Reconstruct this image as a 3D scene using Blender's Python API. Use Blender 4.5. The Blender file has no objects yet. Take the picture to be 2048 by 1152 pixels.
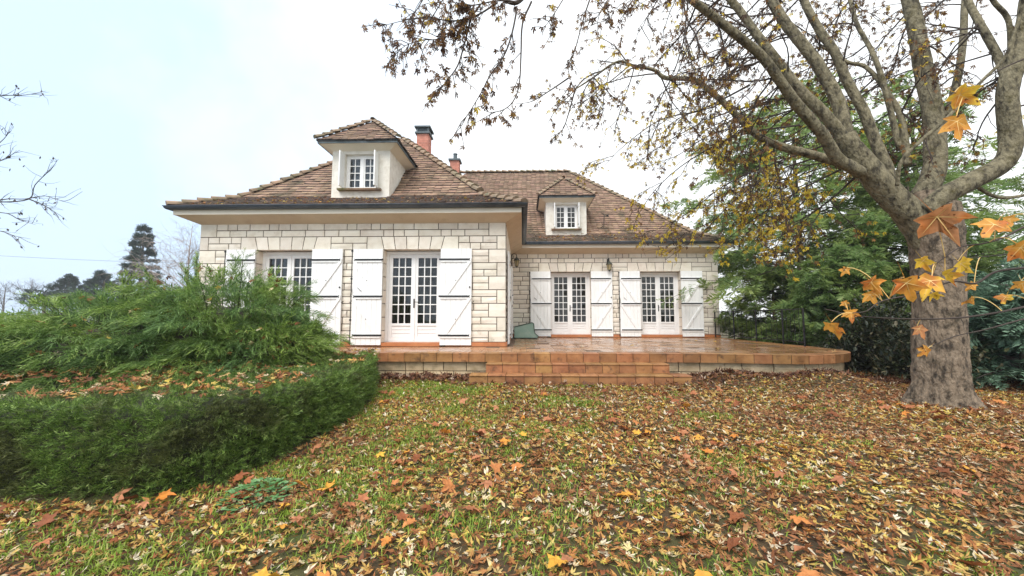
import bpy, math, random
import numpy as np
from mathutils import Matrix, Vector
random.seed(7); RNG = np.random.default_rng(11)
C = bpy.context.scene.collection
S = bpy.context.scene
R = math.radians

# ------------------------------------------------------------------ camera, sky, sun, exposure
F = 780.0; YAW = R(1.54); PIT = R(4.47); EYE = np.array([0, 0, 1.17])
cd = bpy.data.cameras.new('camera'); cam = bpy.data.objects.new('camera', cd); C.objects.link(cam)
cam.location = EYE; cam.rotation_euler = (R(90) + PIT, 0, YAW)
cd.sensor_width = 36; cd.lens = 36 * F / 2048; cd.clip_start = 0.05; cd.clip_end = 3000
S.camera = cam

SUN_EL = R(52); SUN_AZ = R(205)          # azimuth clockwise from +Y: behind the camera, a little left
w = bpy.data.worlds.new('World'); S.world = w; w.use_nodes = True
nt = w.node_tree; nt.nodes.clear()
def wn(t, **k):
    n = nt.nodes.new(t)
    for a, b in k.items(): setattr(n, a, b)
    return n
out = wn('ShaderNodeOutputWorld'); bg = wn('ShaderNodeBackground')
sky = wn('ShaderNodeTexSky', sky_type='NISHITA', sun_disc=False, sun_elevation=SUN_EL, sun_rotation=SUN_AZ, dust_density=4.0, air_density=1.0)
skm = wn('ShaderNodeVectorMath', operation='SCALE'); skm.inputs['Scale'].default_value = 0.11
tc = wn('ShaderNodeTexCoord'); nz = wn('ShaderNodeTexNoise'); nz.inputs['Scale'].default_value = 1.7; nz.inputs['Detail'].default_value = 8; nz.inputs['Roughness'].default_value = .55
sep = wn('ShaderNodeSeparateXYZ'); ma = wn('ShaderNodeMath', operation='MULTIPLY_ADD'); ma.inputs[1].default_value = .45; 
cr = wn('ShaderNodeValToRGB'); cr.color_ramp.elements[0].position = .2; cr.color_ramp.elements[0].color = (.55, .70, .89, 1)
cr.color_ramp.elements[1].position = .60; cr.color_ramp.elements[1].color = (.98, 1.0, 1.0, 1)
mx = wn('ShaderNodeMixRGB'); mx.inputs[0].default_value = .86
L = nt.links.new
L(tc.outputs['Generated'], nz.inputs['Vector']); L(tc.outputs['Generated'], sep.inputs[0])
L(sep.outputs['X'], ma.inputs[0]); L(nz.outputs['Fac'], ma.inputs[2]); L(ma.outputs[0], cr.inputs[0])
L(sky.outputs[0], skm.inputs[0]); L(skm.outputs[0], mx.inputs[1]); L(cr.outputs[0], mx.inputs[2])
L(mx.outputs[0], bg.inputs[0]); bg.inputs[1].default_value = 0.71; L(bg.outputs[0], out.inputs[0])

sl = bpy.data.lights.new('sun', 'SUN'); sl.energy = 1.5; sl.angle = R(35); sl.color = (1, .96, .9)
sun = bpy.data.objects.new('sun', sl); C.objects.link(sun)
sd = Vector((math.sin(SUN_AZ) * math.cos(SUN_EL), math.cos(SUN_AZ) * math.cos(SUN_EL), math.sin(SUN_EL)))
sun.rotation_euler = sd.to_track_quat('Z', 'Y').to_euler()
S.view_settings.view_transform = 'Standard'; S.view_settings.look = 'None'; S.view_settings.gamma = 1
S.view_settings.use_curve_mapping = False; S.view_settings.exposure = 1.2

# ------------------------------------------------------------------ pixel -> place helpers
fw = np.array([-math.sin(YAW) * math.cos(PIT), math.cos(YAW) * math.cos(PIT), math.sin(PIT)])
rt = np.array([math.cos(YAW), math.sin(YAW), 0]); upv = np.cross(rt, fw)
def atY(x, y, Y):
    r = fw + rt * (x - 1024) / F + upv * (576 - y) / F
    return EYE + r * (Y / r[1])

# ------------------------------------------------------------------ object helpers
W = {}
def tag(o, label=None, cat=None, group=None, kind=None):
    if label: o['label'] = label
    if cat: o['category'] = cat
    if group: o['group'] = group
    if kind: o['kind'] = kind
    return o
def par(o, p):
    if p is not None:
        o.parent = p; o.matrix_parent_inverse = W[p].inverted()
def link(name, me, parent=None, M=None):
    o = bpy.data.objects.new(name, me); C.objects.link(o)
    M = M or Matrix.Identity(4)
    o.matrix_basis = M; W[o] = M.copy(); par(o, parent)
    return o
def empty(name, loc):
    o = link(name, None, None, Matrix.Translation(loc)); o.empty_display_size = .3
    return o
def npmesh(name, V, T, mat, parent=None, smooth=False, link_it=True):
    V = np.ascontiguousarray(V, dtype=np.float32); T = np.ascontiguousarray(T, dtype=np.int32)
    k = T.shape[1]; me = bpy.data.meshes.new(name)
    me.vertices.add(len(V)); me.vertices.foreach_set('co', V.ravel())
    me.loops.add(T.size); me.loops.foreach_set('vertex_index', T.ravel())
    me.polygons.add(len(T)); me.polygons.foreach_set('loop_start', np.arange(len(T), dtype=np.int32) * k)
    if smooth: me.polygons.foreach_set('use_smooth', np.ones(len(T), dtype=bool))
    me.update(calc_edges=True); me.materials.append(mat)
    return link(name, me, parent) if link_it else me

class MB:
    def __init__(s): s.v = []; s.f = []
    def add(s, vs, fs):
        n = len(s.v); s.v += [tuple(map(float, p)) for p in vs]; s.f += [tuple(i + n for i in f) for f in fs]
    def box(s, x0, x1, y0, y1, z0, z1):
        s.add([(x0,y0,z0),(x1,y0,z0),(x1,y1,z0),(x0,y1,z0),(x0,y0,z1),(x1,y0,z1),(x1,y1,z1),(x0,y1,z1)],
              [(0,3,2,1),(4,5,6,7),(0,1,5,4),(1,2,6,5),(2,3,7,6),(3,0,4,7)]); return s
    def prism(s, pts, d):                      # polygon pts, extruded by vector d
        n = len(pts); P = [Vector(p) for p in pts]; d = Vector(d)
        s.add(list(P) + [p + d for p in P], [tuple(range(n))[::-1], tuple(range(n, 2*n))] + [(i, (i+1) % n, (i+1) % n + n, i + n) for i in range(n)]); return s
    def bar(s, a, b, wd, th, nrm=(0,-1,0)):    # flat bar from a to b, width in plane, thickness along nrm
        a = Vector(a); b = Vector(b); n = Vector(nrm); t = (b - a).normalized(); q = t.cross(n).normalized() * wd / 2
        s.prism([a - q, b - q, b + q, a + q], n * th); return s
    def tube(s, pts, rs, n=6, caps=True):
        P = [Vector(p) for p in pts]
        if not hasattr(rs, '__len__'): rs = [rs] * len(P)
        base = len(s.v); u = None
        for i, p in enumerate(P):
            t = (P[min(i+1, len(P)-1)] - P[max(i-1, 0)]).normalized()
            if u is None: u = t.orthogonal().normalized()
            u = (u - t * u.dot(t)).normalized(); v = t.cross(u)
            for k in range(n):
                a = 2 * math.pi * k / n; s.v.append(tuple(p + (u * math.cos(a) + v * math.sin(a)) * rs[i]))
        for i in range(len(P) - 1):
            for k in range(n):
                a = base + i*n + k; b = base + i*n + (k+1) % n; s.f.append((a, b, b + n, a + n))
        if caps:
            s.f.append(tuple(base + k for k in range(n))[::-1]); m = base + (len(P)-1)*n; s.f.append(tuple(m + k for k in range(n)))
        return s
    def lathe(s, prof, c=(0,0,0), n=16):       # prof: (r, z)
        b = len(s.v)
        for r, z in prof:
            for k in range(n):
                a = 2*math.pi*k/n; s.v.append((c[0] + r*math.cos(a), c[1] + r*math.sin(a), c[2] + z))
        for i in range(len(prof)-1):
            for k in range(n):
                a = b+i*n+k; d = b+i*n+(k+1) % n; s.f.append((a, d, d+n, a+n))
        return s
    def mesh(s, name, mat, smooth=False):
        me = bpy.data.meshes.new(name); me.from_pydata(s.v, [], s.f); me.materials.append(mat)
        if smooth: me.polygons.foreach_set('use_smooth', [True] * len(me.polygons))
        me.update(); return me
    def build(s, name, mat, parent=None, smooth=False, M=None):
        return link(name, s.mesh(name, mat, smooth), parent, M)

# ------------------------------------------------------------------ materials
def nodes(name):
    m = bpy.data.materials.new(name); m.use_nodes = True; t = m.node_tree; t.nodes.clear()
    return m, t, (lambda ty, **k: [n := t.nodes.new(ty), [setattr(n, a, b) for a, b in k.items()]][0])
def setramp(cr, stops):
    e = cr.color_ramp.elements
    while len(e) > 1: e.remove(e[-1])
    e[0].position = stops[0][0]; e[0].color = (*stops[0][1], 1)
    for p, c in stops[1:]:
        x = e.new(p); x.color = (*c, 1)
def mat(name, stops, scale=4, detail=6, rough=.8, rvar=0, bump=.0, bscale=30, isl=0, ob=0, spec=.5, metal=0, stain=None, sscale=2, sthr=(.5, .7), zstain=None, vec=None, dist=.01, hue=0):
    """stops: ramp driven by noise; isl/ob: value variation per island / per object; stain: second colour through a noise mask"""
    m, t, N = nodes(name); lk = t.links.new
    o = N('ShaderNodeOutputMaterial'); b = N('ShaderNodeBsdfPrincipled'); lk(b.outputs[0], o.inputs[0])
    g = N('ShaderNodeNewGeometry'); pos = g.outputs['Position']
    if vec:
        mp = N('ShaderNodeMapping'); mp.inputs['Scale'].default_value = vec; lk(pos, mp.inputs[0]); pos = mp.outputs[0]
    n = N('ShaderNodeTexNoise'); n.inputs['Scale'].default_value = scale; n.inputs['Detail'].default_value = detail; n.inputs['Roughness'].default_value = .6; lk(pos, n.inputs['Vector'])
    cr = N('ShaderNodeValToRGB'); setramp(cr, stops); lk(n.outputs['Fac'], cr.inputs[0]); col = cr.outputs[0]
    if isl or ob:
        hs = N('ShaderNodeHueSaturation'); mm = N('ShaderNodeMapRange')
        if isl: lk(g.outputs['Random Per Island'], mm.inputs[0])
        else: oi = N('ShaderNodeObjectInfo'); lk(oi.outputs['Random'], mm.inputs[0])
        a = isl or ob; mm.inputs[3].default_value = 1 - a; mm.inputs[4].default_value = 1 + a * .6
        lk(mm.outputs[0], hs.inputs['Value']); lk(col, hs.inputs['Color']); col = hs.outputs[0]
        if hue:
            wn_ = N('ShaderNodeTexWhiteNoise', noise_dimensions='1D'); lk(mm.outputs[0], wn_.inputs['W']); m2 = N('ShaderNodeMapRange'); lk(wn_.outputs['Value'], m2.inputs[0])
            m2.inputs[3].default_value = .5 - hue; m2.inputs[4].default_value = .5 + hue; lk(m2.outputs[0], hs.inputs['Hue'])
    if stain:
        n2 = N('ShaderNodeTexNoise'); n2.inputs['Scale'].default_value = sscale; n2.inputs['Detail'].default_value = 8; n2.inputs['Roughness'].default_value = .65; lk(g.outputs['Position'], n2.inputs['Vector'])
        fac = n2.outputs['Fac']
        if zstain:                              # moss grows thicker on the low, flatter courses
            sx = N('ShaderNodeSeparateXYZ'); lk(g.outputs['Position'], sx.inputs[0]); mr = N('ShaderNodeMapRange'); lk(sx.outputs['Z'], mr.inputs[0])
            mr.inputs[1].default_value, mr.inputs[2].default_value, mr.inputs[3].default_value, mr.inputs[4].default_value = zstain
            ad = N('ShaderNodeMath', operation='ADD'); lk(fac, ad.inputs[0]); lk(mr.outputs[0], ad.inputs[1]); fac = ad.outputs[0]
        c2 = N('ShaderNodeMapRange'); c2.inputs[1].default_value, c2.inputs[2].default_value = sthr; lk(fac, c2.inputs[0])
        mi = N('ShaderNodeMixRGB'); lk(c2.outputs[0], mi.inputs[0]); lk(col, mi.inputs[1]); mi.inputs[2].default_value = (*stain, 1); col = mi.outputs[0]
    lk(col, b.inputs['Base Color']); b.inputs['Roughness'].default_value = rough; b.inputs['Metallic'].default_value = metal
    b.inputs['Specular IOR Level'].default_value = spec
    if rvar:
        rr = N('ShaderNodeMapRange'); lk(n.outputs['Fac'], rr.inputs[0]); rr.inputs[1].default_value = .3; rr.inputs[2].default_value = .7
        rr.inputs[3].default_value = rough - rvar; rr.inputs[4].default_value = rough + rvar; lk(rr.outputs[0], b.inputs['Roughness'])
    if bump:
        n3 = N('ShaderNodeTexNoise'); n3.inputs['Scale'].default_value = bscale; n3.inputs['Detail'].default_value = 6; lk(pos, n3.inputs['Vector'])
        bp = N('ShaderNodeBump'); bp.inputs['Strength'].default_value = bump; bp.inputs['Distance'].default_value = dist; lk(n3.outputs['Fac'], bp.inputs['Height']); lk(bp.outputs[0], b.inputs['Normal'])
    return m
def leafmat(name, stops, trans=.35, rough=.6, vary=.25, spec=.3, pscale=0, patch=None, pthr=(.45, .6)):
    """colour of each leaf from its own random number; patch: noise in space mixes in a second ramp"""
    m, t, N = nodes(name); lk = t.links.new
    o = N('ShaderNodeOutputMaterial'); b = N('ShaderNodeBsdfPrincipled'); tr = N('ShaderNodeBsdfTranslucent'); mi = N('ShaderNodeMixShader')
    g = N('ShaderNodeNewGeometry'); cr = N('ShaderNodeValToRGB'); setramp(cr, stops); cr.color_ramp.interpolation = 'LINEAR'
    lk(g.outputs['Random Per Island'], cr.inputs[0]); col = cr.outputs[0]
    if patch:
        n2 = N('ShaderNodeTexNoise'); n2.inputs['Scale'].default_value = pscale; n2.inputs['Detail'].default_value = 4; lk(g.outputs['Position'], n2.inputs['Vector'])
        c3 = N('ShaderNodeValToRGB'); setramp(c3, patch); lk(g.outputs['Random Per Island'], c3.inputs[0])
        c2 = N('ShaderNodeMapRange'); c2.inputs[1].default_value, c2.inputs[2].default_value = pthr; lk(n2.outputs['Fac'], c2.inputs[0])
        mq = N('ShaderNodeMixRGB'); lk(c2.outputs[0], mq.inputs[0]); lk(col, mq.inputs[1]); lk(c3.outputs[0], mq.inputs[2]); col = mq.outputs[0]
    n = N('ShaderNodeTexNoise'); n.inputs['Scale'].default_value = 35; n.inputs['Detail'].default_value = 3; lk(g.outputs['Position'], n.inputs['Vector'])
    hs = N('ShaderNodeHueSaturation'); mr = N('ShaderNodeMapRange'); mr.inputs[1].default_value = .3; mr.inputs[2].default_value = .7; mr.inputs[3].default_value = 1 - vary; mr.inputs[4].default_value = 1 + vary
    lk(n.outputs['Fac'], mr.inputs[0]); lk(mr.outputs[0], hs.inputs['Value']); lk(col, hs.inputs['Color'])
    lk(hs.outputs[0], b.inputs['Base Color']); lk(hs.outputs[0], tr.inputs[0]); b.inputs['Roughness'].default_value = rough; b.inputs['Specular IOR Level'].default_value = spec
    mi.inputs[0].default_value = trans; lk(b.outputs[0], mi.inputs[1]); lk(tr.outputs[0], mi.inputs[2]); lk(mi.outputs[0], o.inputs[0])
    return m

m_stone = mat('limestone', [(.3, (.64, .57, .47)), (.5, (.75, .69, .59)), (.7, (.79, .74, .65))], 3.5, 8, .88, bump=.5, bscale=45, ob=.13, stain=(.36, .31, .22), sscale=3.2, sthr=(.62, .86), zstain=(.6, 1.25, .12, 0), hue=.01, dist=.012)
m_plinth = mat('plinth_stone', [(.3, (.44, .32, .18)), (.6, (.66, .52, .33))], 5, 8, .88, bump=.5, bscale=45, ob=.15, stain=(.25, .21, .13), sscale=3, sthr=(.5, .75))
m_mortar = mat('mortar', [(.3, (.06, .045, .032)), (.7, (.11, .083, .058))], 8, 6, .95, bump=.3)
m_render = mat('roughcast', [(.3, (.62, .58, .5)), (.6, (.76, .73, .66))], 6, 8, .92, bump=.9, bscale=60, stain=(.3, .3, .24), sscale=5, sthr=(.62, .8))
m_cornice = mat('cornice_paint', [(.3, (.56, .46, .33)), (.7, (.64, .54, .40))], 2, 6, .85, bump=.15, bscale=50, stain=(.45, .36, .25), sscale=2.5, sthr=(.55, .8))
m_fascia = mat('fascia_paint', [(.3, (.74, .68, .56)), (.7, (.80, .74, .63))], 3, 6, .7)
m_zinc = mat('zinc', [(.3, (.055, .075, .10)), (.7, (.12, .145, .175))], 4, 6, .45, metal=.35, stain=(.22, .23, .22), sscale=6, sthr=(.62, .8))
m_white = mat('white_paint', [(.3, (.80, .81, .80)), (.7, (.86, .87, .86))], 4, 6, .5, ob=.02, bump=.06, bscale=90, stain=(.66, .64, .58), sscale=9, sthr=(.70, .95))
m_whitef = mat('white_joinery', [(.3, (.79, .79, .78)), (.7, (.85, .85, .84))], 5, 5, .42)
m_iron = mat('black_iron', [(.3, (.012, .012, .014)), (.7, (.03, .03, .032))], 20, 4, .5, metal=.3)
m_curtain = mat('curtain', [(.3, (.06, .055, .05)), (.7, (.16, .145, .13))], 3, 5, .95, vec=(14, 14, 1.5))
m_curtain2 = mat('net_curtain', [(.3, (.10, .115, .14)), (.7, (.34, .36, .40))], 3, 5, .95, vec=(16, 16, 1.5))
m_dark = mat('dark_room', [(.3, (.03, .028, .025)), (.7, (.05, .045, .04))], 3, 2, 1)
m_tile = mat('roof_tile', [(.25, (.16, .10, .064)), (.45, (.265, .168, .11)), (.6, (.34, .22, .15)), (.8, (.24, .165, .115))], 2.2, 8, .88, bump=.4, bscale=60, isl=.28, hue=.012, stain=(.075, .066, .034), sscale=1.3, sthr=(.54, .70), zstain=(3.95, 4.6, .20, 0))
m_tile_moss = mat('mossy_tile', [(.3, (.15, .10, .065)), (.5, (.24, .15, .095)), (.7, (.11, .095, .07))], 3.5, 8, .9, bump=.5, bscale=60, isl=.4, stain=(.14, .125, .045), sscale=1.4, sthr=(.5, .62))
m_tedge = mat('shaded_tile_edge', [(.3, (.030, .022, .018)), (.6, (.07, .045, .034)), (.8, (.14, .08, .055))], 6, 6, .9)  # dark lower edges paint in the shadow line below each tile course
m_ridge = mat('ridge_tile', [(.3, (.20, .17, .115)), (.5, (.33, .24, .165)), (.7, (.40, .26, .18))], 3, 8, .9, ob=.25, bump=.4, bscale=40, stain=(.15, .15, .085), sscale=2.5, sthr=(.5, .65))
m_brick = mat('chimney_brick', [(.3, (.44, .16, .11)), (.7, (.58, .26, .19))], 6, 6, .85, isl=.25, bump=.3)
m_bmort = mat('chimney_mortar', [(.3, (.40, .27, .2)), (.7, (.5, .35, .27))], 8, 4, .9)
m_lead = mat('chimney_cap', [(.3, (.035, .05, .06)), (.7, (.10, .13, .14))], 6, 6, .6, metal=.2)
m_terra = mat('terracotta_tile', [(.25, (.16, .07, .026)), (.42, (.29, .13, .045)), (.6, (.38, .18, .065)), (.78, (.47, .26, .11))], 5, 9, .55, rvar=.2, ob=.2, bump=.2, bscale=30, stain=(.085, .04, .018), sscale=6, sthr=(.55, .72), hue=.012)
m_terrawet = mat('wet_terrace_tile', [(.25, (.24, .105, .045)), (.5, (.38, .185, .08)), (.75, (.46, .26, .13))], 1.4, 8, .22, rvar=.16, isl=.16, bump=.08, bscale=6, dist=.02)
m_joint = mat('tile_joint', [(.3, (.10, .06, .035)), (.7, (.16, .10, .06))], 8, 4, .8)
m_terraw = mat('window_sill_tile', [(.3, (.40, .13, .045)), (.7, (.52, .21, .085))], 4, 6, .45, ob=.12)
def glass(name):
    m, t, N = nodes(name); lk = t.links.new
    o = N('ShaderNodeOutputMaterial'); tr = N('ShaderNodeBsdfTransparent'); gl = N('ShaderNodeBsdfGlossy'); mi = N('ShaderNodeMixShader'); fr = N('ShaderNodeFresnel'); fr.inputs[0].default_value = 1.5
    tr.inputs[0].default_value = (.8, .82, .82, 1); gl.inputs['Roughness'].default_value = .03
    lk(fr.outputs[0], mi.inputs[0]); lk(tr.outputs[0], mi.inputs[1]); lk(gl.outputs[0], mi.inputs[2]); lk(mi.outputs[0], o.inputs[0]); return m
m_glass = glass('window_glass')
m_lampglass = mat('amber_glass', [(.3, (.30, .24, .12)), (.7, (.42, .35, .2))], 8, 3, .15)
m_bronze = mat('lantern_metal', [(.3, (.035, .04, .03)), (.7, (.08, .085, .065))], 12, 4, .5, metal=.5)
m_green = mat('green_plastic', [(.3, (.22, .36, .29)), (.7, (.34, .48, .40))], 2.5, 5, .4, stain=(.42, .5, .44), sscale=5, sthr=(.55, .8))
m_greendk = mat('green_plastic_rim', [(.3, (.015, .045, .03)), (.7, (.03, .07, .05))], 5, 3, .4)

def mk_bark(name, a, b, moss, scale=5, sthr=(.54, .68)):
    return mat(name, [(.36, a), (.5, b), (.64, tuple(x * 1.35 for x in b))], scale, 9, .95, bump=1.0, bscale=34, dist=.045, vec=(1, 1, .45), stain=moss, sscale=5, sthr=sthr)
m_bark = mk_bark('maple_bark', (.045, .033, .022), (.19, .143, .098), (.04, .03, .017), 15)
m_limb = mk_bark('limb_bark', (.05, .041, .025), (.18, .155, .095), (.085, .07, .028), 15)
m_twig = mat('twig_bark', [(.3, (.035, .026, .022)), (.7, (.075, .055, .045))], 9, 4, .9)
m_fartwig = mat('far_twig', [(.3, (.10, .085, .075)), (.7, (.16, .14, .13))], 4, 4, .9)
m_birch = mat('birch_twig', [(.3, (.26, .2, .17)), (.7, (.42, .36, .32))], 4, 4, .9)
m_jun = leafmat('juniper_foliage', [(0, (.08, .14, .025)), (.4, (.18, .28, .05)), (.75, (.27, .385, .08)), (1, (.42, .52, .18))], .4, .6, .3, pscale=1.6, patch=[(0, (.06, .12, .035)), (.6, (.14, .25, .075)), (1, (.26, .38, .15))])
m_hedge = leafmat('hedge_foliage', [(0, (.05, .095, .018)), (.5, (.12, .205, .038)), (.85, (.21, .32, .065)), (1, (.32, .42, .13))], .3, .55, .3, pscale=2.2, patch=[(0, (.055, .07, .02)), (.6, (.11, .135, .04)), (1, (.19, .21, .08))], pthr=(.5, .62))
m_hcore = mat('hedge_twigs', [(.3, (.018, .02, .008)), (.7, (.05, .055, .02))], 14, 6, .95, bump=.8, bscale=50, dist=.03)
m_con = leafmat('conifer_foliage', [(0, (.13, .19, .045)), (.5, (.25, .335, .085)), (1, (.38, .46, .16))], .5, .6, .25, pscale=.7, patch=[(0, (.11, .19, .06)), (.6, (.22, .33, .11)), (1, (.34, .45, .19))])
m_blue = leafmat('bluish_conifer_foliage', [(0, (.07, .13, .08)), (.5, (.13, .22, .14)), (1, (.22, .33, .23))], .15, .6, .25)
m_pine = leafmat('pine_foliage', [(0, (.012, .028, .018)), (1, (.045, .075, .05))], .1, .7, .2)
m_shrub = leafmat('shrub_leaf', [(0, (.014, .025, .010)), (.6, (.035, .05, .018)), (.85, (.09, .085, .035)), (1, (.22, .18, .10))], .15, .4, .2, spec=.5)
m_maple = leafmat('maple_leaf', [(0, (.06, .03, .02)), (.45, (.15, .08, .04)), (.8, (.27, .14, .055)), (1, (.42, .26, .06))], .4, .7, .2)
m_maple_y = leafmat('yellow_maple_leaf', [(0, (.60, .40, .03)), (.5, (.80, .60, .05)), (1, (.88, .72, .12))], .6, .6, .15)
m_fall = leafmat('fallen_leaf', [(0, (.10, .035, .014)), (.22, (.24, .085, .028)), (.42, (.38, .15, .045)), (.56, (.48, .24, .07)), (.70, (.55, .38, .10)), (.82, (.60, .46, .08)), (.90, (.62, .50, .28)), (1, (.70, .62, .48))], .15, .65, .25, pscale=.9,
    patch=[(0, (.12, .045, .02)), (.3, (.26, .10, .04)), (.6, (.37, .16, .06)), (.82, (.46, .28, .11)), (.93, (.54, .42, .26)), (1, (.62, .54, .40))])
m_falldk = leafmat('wet_fallen_leaf', [(0, (.05, .02, .012)), (.5, (.13, .05, .025)), (.85, (.24, .11, .05)), (1, (.5, .4, .3))], .1, .6, .25)
m_big = leafmat('big_fallen_leaf', [(0, (.20, .065, .025)), (.35, (.38, .13, .05)), (.6, (.44, .19, .095)), (.8, (.60, .22, .04)), (1, (.68, .38, .05))], .15, .6, .25)
m_grass = leafmat('grass', [(0, (.12, .19, .018)), (.5, (.22, .33, .035)), (.85, (.33, .43, .06)), (1, (.48, .46, .16))], .3, .5, .2)
m_weed = leafmat('weed_leaf', [(0, (.08, .20, .06)), (.6, (.16, .32, .12)), (1, (.28, .45, .22))], .3, .45, .2)
m_ground = mat('lawn_soil', [(.25, (.035, .022, .010)), (.45, (.07, .045, .018)), (.6, (.06, .06, .016)), (.8, (.05, .075, .014))], 1.3, 9, .95, bump=.8, bscale=25, dist=.03)
m_hill = mat('far_fields', [(.3, (.10, .12, .06)), (.7, (.17, .16, .10))], .03, 6, .95)
m_wire = mat('cable', [(.3, (.05, .05, .05)), (.7, (.07, .07, .07))], 3, 2, .6)
m_wood = mat('pole_wood', [(.3, (.12, .09, .07)), (.7, (.2, .16, .13))], 5, 5, .9)

# ------------------------------------------------------------------ terrain
def vnoise(x, y, s=1.0, seed=0):
    x = np.asarray(x, float) / s; y = np.asarray(y, float) / s; r = 0
    for k, (a, b, c, d) in enumerate([(1.3, .7, .5, 1.9), (-.8, 1.6, 2.1, .3), (2.3, -1.1, 4.2, 1.1), (.4, 2.9, 1.7, 3.3), (3.7, 1.9, .2, 5.1)]):
        r = r + np.sin(a * x + b * y + c + seed * 1.7) * np.cos(d * .31 * x - a * y * .9 + seed * 2.3 + k)
    return r / 3.0
def gz(x, y):
    x = np.asarray(x, float); y = np.asarray(y, float)
    z = np.minimum(0, -.33 + .047 * np.maximum(y, -6))
    z = z + .018 * vnoise(x, y, .9, 1) * np.clip((7.6 - y) / 1.5, 0, 1)
    for cx, cy, h, s in ((3.75, 7.18, .13, .42), (5.35, 7.0, .17, .42), (4.5, 7.2, .06, .9), (-1.9, 7.5, .04, .8)):   # leaf drifts against the plinth
        z = z + h * np.exp(-(((x - cx) / (s * 1.5)) ** 2 + ((y - cy) / s) ** 2))
    return z
def sheet():
    def axis(a, b, st, far):
        core = np.arange(a, b + 1e-6, st); k = [1.0]
        while k[-1] < far: k.append(k[-1] * 1.6)
        k = np.array(k); return np.concatenate([(a - k)[::-1], core, b + k])
    xs = axis(-8, 10, .12, 60); ys = axis(-2, 9, .12, 60); xs = np.concatenate([[-328], xs, [128]]); ys = np.concatenate([[-19], ys[ys > -18.5], [150, 261]]); X, Y = np.meshgrid(xs, ys); Z = gz(X, Y)
    n, m = X.shape; I = np.arange(n * m).reshape(n, m)
    T = np.stack([I[:-1, :-1], I[:-1, 1:], I[1:, 1:], I[1:, :-1]], -1).reshape(-1, 4)
    return np.stack([X, Y, Z], -1).reshape(-1, 3), T
lawn = npmesh('lawn', *sheet(), m_ground, smooth=True); tag(lawn, 'leaf strewn lawn sloping up to the stone house', None, kind='structure')
# low wooded ridge far off behind the hedge
def ridge():
    xs = np.linspace(-325, 125, 60); V = []; h = (10 + 3.5 * vnoise(xs, xs * 0, 60, 3)) * np.clip((120 - np.abs(xs + 100)*.5) / 60, 0, 1)
    for k, (dy, f) in enumerate(((0, 0), (14, .75), (30, 1), (52, .6), (72, 0))):
        V.append(np.stack([xs, 185 + dy + 0 * xs, h * f - .5], -1))
    V = np.concatenate(V); n = len(xs); I = np.arange(5 * n).reshape(5, n)
    return V, np.stack([I[:-1, :-1], I[:-1, 1:], I[1:, 1:], I[1:, :-1]], -1).reshape(-1, 4)
tag(npmesh('hill', *ridge(), m_hill, smooth=True), 'low hazy hill on the horizon', None, kind='structure')

# ------------------------------------------------------------------ the house
TZ = .5                                    # terrace level
YF, YR = 9.40, 14.10                       # the two facades
XL, XC, XR = -8.05, -.40, 7.02
WT = 3.52
house = empty('house', (-.4, 12, TZ)); tag(house, 'pale limestone house with hipped tile roof, two dormers and white shutters', 'house')
ROW = .1655
def stone_mesh(x0, x1, z0, z1, y, dep=.05, quad=None, m=m_stone, amp=.006, axis='x'):
    """rough faced block: front at y (facing -Y); quad gives slanted corners (bl, br, tr, tl) x positions"""
    g = .0095
    if quad is None: q = [(x0+g, z0+g), (x1-g, z0+g), (x1-g, z1-g), (x0+g, z1-g)]
    else: q = [(quad[0]+g, z0+g), (quad[1]-g, z0+g), (quad[2]-g, z1-g), (quad[3]+g, z1-g)]
    nu = 4 if x1 - x0 > .3 else 3; nv = 3; b = MB(); V = []
    def P(u, v):
        bx = q[0][0]*(1-u) + q[1][0]*u; tx = q[3][0]*(1-u) + q[2][0]*u
        return bx*(1-v) + tx*v, q[0][1]*(1-v) + q[3][1]*v
    us = [0] + list(np.linspace(.06, .94, nu-2)) + [1] if nu > 3 else [0, .5, 1]
    vs = [0, .5, 1]
    for j, v in enumerate(vs):
        for i, u in enumerate(us):
            x, z = P(u, v); e = i in (0, nu-1) or j in (0, 2)
            V.append((x, y + (.004 if e else -.004) + random.uniform(-amp, amp) * (.5 if e else 1), z))
    n = len(V); ring = [j*nu + i for i, j in [(i, 0) for i in range(nu)] + [(nu-1, 1)] + [(i, 2) for i in range(nu-1, -1, -1)] + [(0, 1)]]
    V += [(V[i][0], y + dep, V[i][2]) for i in ring]
    Fc = [(j*nu+i, j*nu+i+1, (j+1)*nu+i+1, (j+1)*nu+i) for j in range(2) for i in range(nu-1)]
    k = len(ring); Fc += [(ring[(a+1) % k], ring[a], n+a, n+(a+1) % k) for a in range(k)]
    if axis == 'yx':     # turn to face +X: (x,y)->(-y', x)
        V = [(-(p[1]), p[0], p[2]) for p in V]
    b.add(V, Fc); return b.mesh('stone', m)
def put_stone(p, *a, **k): return link('stone', stone_mesh(*a, **k), p)
def fill_row(p, x0, x1, z0, z1, y, wmin=.22, wmax=.62, **k):
    x = x0
    while x1 - x > 1e-3:
        wd = random.uniform(wmin, wmax)
        if x1 - x - wd < wmin: wd = x1 - x if x1 - x < wmax * 1.15 else (x1 - x) * random.uniform(.42, .58)
        put_stone(p, x, x + wd, z0, z1, y, **k); x += wd
OPF = [(-6.57, -5.16), (-3.40, -1.99)]; OPR = [(1.02, 2.46), (4.22, 5.66)]
ZL = WT - 4 * ROW                          # lintel level 2.858
Z0 = TZ + .105                             # top of the skirting tiles
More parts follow.
